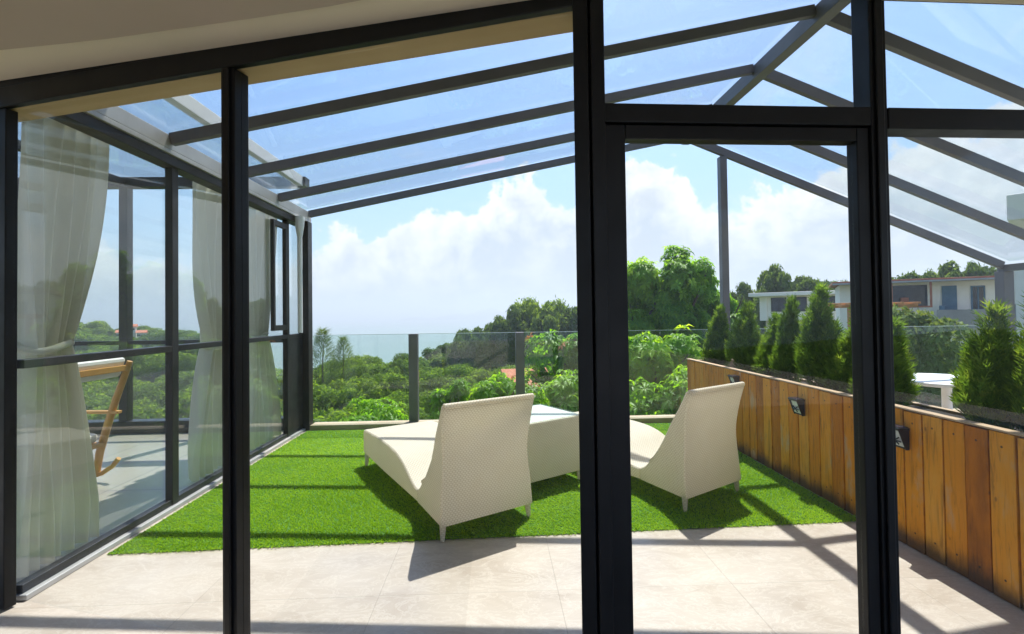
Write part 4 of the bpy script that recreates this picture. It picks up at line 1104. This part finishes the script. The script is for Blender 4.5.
def mango(seed, rad, hgt, nwhorl, leaf, nlobe=14, lobe=0.40, flush=0.0):
    """whorls of long drooping leaves on uneven lobes; returns two meshes (green, bronze flush)"""
    r = np.random.default_rng(seed); C = []
    for i in range(nlobe):
        a = r.uniform(0, 6.28); q = math.sqrt(r.random()) * 0.75; u = r.uniform(0.05, 1.0)
        C.append((q * rad * math.cos(a) * (1.05 - 0.5 * u), q * rad * math.sin(a) * (1.05 - 0.5 * u), hgt * u * 0.86, lobe * rad * r.uniform(0.5, 1.25)))
    C = np.array(C); w = C[:, 3] ** 2; idx = r.choice(nlobe, nwhorl, p=w / w.sum())
    d = r.normal(0, 1, (nwhorl, 3)); d[:, 2] += 0.35; d /= np.linalg.norm(d, axis=1)[:, None]
    P = C[idx, :3] + d * (C[idx, 3] * np.where(r.random(nwhorl) < 0.14, r.uniform(1.05, 1.38, nwhorl), r.uniform(0.6, 1.06, nwhorl) ** 0.6))[:, None]
    res = {0: ([], [], []), 1: ([], [], [])}
    for i in range(nwhorl):
        ax = d[i] * 0.8 + np.array([0, 0, 0.5]) + r.normal(0, 0.15, 3); ax /= np.linalg.norm(ax)
        s = np.cross(ax, r.normal(0, 1, 3)); s /= np.linalg.norm(s); q = np.cross(ax, s); nl = r.integers(7, 11)
        key = 1 if (r.random() < flush and d[i][2] > 0.35) else 0
        V, F, Cc = res[key]; cv = r.random()
        for j in range(nl):
            an = 2 * math.pi * j / nl + r.uniform(-0.3, 0.3); o = s * math.cos(an) + q * math.sin(an)
            L = leaf * r.uniform(0.65, 1.2); ww2 = L * 0.15; lift = r.uniform(0.0, 0.55)
            p0 = P[i]; p1 = p0 + (o + ax * lift) * L * 0.5; p2 = p1 + (o * 0.8 + ax * (lift - 0.5) + np.array([0, 0, -0.45])) * L * 0.5
            sd = np.cross(o, ax); sd /= np.linalg.norm(sd) + 1e-9; k = len(V)
            V += [p0, p1 + sd * ww2, p2, p1 - sd * ww2, p1 - ax * ww2 * 0.35]
            F += [(k, k + 1, k + 4), (k + 1, k + 2, k + 4), (k + 2, k + 3, k + 4), (k + 3, k, k + 4)]; c_ = min(1, max(0, cv * 0.7 + r.random() * 0.4)); Cc += [c_] * 5
    return res


def mango_tree(seed, label, loc, rad, hgt, nw, leaf, flush=0.0, z0=0.0, nlobe=14, lobe=0.4, m=M_LEAF_BRIGHT):
    res = mango(seed, rad, hgt, nw, leaf, nlobe, lobe, flush)
    t = thing('leafy_tree', label, 'tree', loc)
    V, F, C = res[0]; link('crown', np_mesh('crown', V, F, m, colors=C), t)
    if res[1][0]:
        V, F, C = res[1]; o = link('young_leaves', np_mesh('young_leaves', V, F, M_LEAF_FLUSH, colors=C), t); o['label'] = 'bronze red flush of young leaves'
    gz = float(terrain(loc[0], loc[1])) - loc[2]
    b = MB(); b.tube([(0, 0, gz - 0.3), (0.05, 0, gz * 0.5), (0, 0.05, hgt * 0.3), (0, 0, hgt * 0.75)], [0.16, 0.12, 0.07, 0.02], 9)
    for i in range(6):
        a = i * 1.05; b.tube([(0, 0, hgt * (0.0 + 0.1 * i)), (rad * 0.4 * math.cos(a), rad * 0.4 * math.sin(a), hgt * (0.15 + 0.1 * i)), (rad * 0.65 * math.cos(a), rad * 0.65 * math.sin(a), hgt * (0.28 + 0.1 * i))], [0.05, 0.03, 0.01], 6)
    b.build('trunk', M_BARK, t, 0, 60)


mango_tree(1, 'tallest bright leafy tree right behind the railing left of the tall grey post', (4.95, 12.2, -1.5), 1.2, 5.2, 3600, 0.19, nlobe=44, lobe=0.29)
mango_tree(2, 'bright leafy tree just right of the heavy door post', (3.85, 12.6, -1.5), 1.3, 4.6, 3000, 0.19, nlobe=38, lobe=0.30)
mango_tree(3, 'lower bright leafy tree behind the tall grey post', (6.15, 12.8, -1.8), 1.15, 4.6, 2000, 0.19, nlobe=28, lobe=0.31)
mango_tree(4, 'low leafy bush close behind the glass right of the heavy door post', (3.1, 8.8, -1.5), 0.95, 1.55, 420, 0.26)
mango_tree(5, 'low leafy bush behind the glass at the far end of the planter', (4.1, 9.0, -1.5), 0.85, 1.75, 420, 0.26)
mango_tree(10, 'shaded leafy bush filling the gap under the tallest bright tree', (3.75, 10.6, -1.6), 1.15, 2.7, 700, 0.27)
mango_tree(6, 'leafy tree with orange bronze young leaves just left of the heavy door post', (1.75, 11.8, -1.6), 1.35, 2.6, 1400, 0.25, flush=0.09, nlobe=20)
mango_tree(11, 'rounded leafy bush below the bronze tipped tree by the heavy door post', (1.55, 10.4, -1.8), 0.95, 2.0, 600, 0.24)
mango_tree(7, 'low bright bush behind the top of the left lounger', (0.12, 9.6, -1.7), 0.9, 2.3, 600, 0.22, flush=0.05)
mango_tree(8, 'small bright bush behind the railing left of the left lounger back', (-0.95, 9.8, -1.7), 0.62, 1.85, 380, 0.20)
mango_tree(9, 'low bright bush at the foot of the glass above the left lounger foot', (-2.3, 8.8, -1.75), 0.85, 1.35, 420, 0.18)
# pale shrub in front of the shop row and dark shrubs beyond the planter
def shrub(name, label, loc, rad, hs, meshm, seed, n=5200, size=0.07):
    V, F, C = crown(seed, n, size, 1.0, 0.9, 22, 0.34); t = thing(name, label, 'shrub', loc); t.scale = (rad, rad, rad * hs)
    link('crown', np_mesh('crown', V, F, meshm, colors=C), t); link('trunk', FT[1], t).scale = (0.6, 0.6, 0.6)
shrub('pale_shrub', 'large pale green shrub in front of the rusty roofed shop row', (13.4, 14.8, -2.2), 2.1, 1.42, M_LEAF_PALE, 81, 11000, 0.05)
shrub('pale_shrub', 'smaller pale shrub left of the large one beside the timber pergola', (11.9, 15.6, -2.4), 1.3, 1.15, M_LEAF_PALE, 82)
shrub('garden_shrub', 'dark shrub in the garden under the white house windows', (12.8, 19.5, -3.2), 2.0, 1.2, M_LEAF_FOREST, 83)
shrub('garden_shrub', 'green shrub in the garden left of the white house', (10.2, 20.5, -3.0), 2.2, 1.35, M_LEAF_FOREST, 84)
shrub('garden_shrub', 'green shrub at the foot of the white villa', (17.2, 17.0, -3.2), 1.7, 1.5, M_LEAF_FOREST, 85)
print('trees', n1, n2, n3)
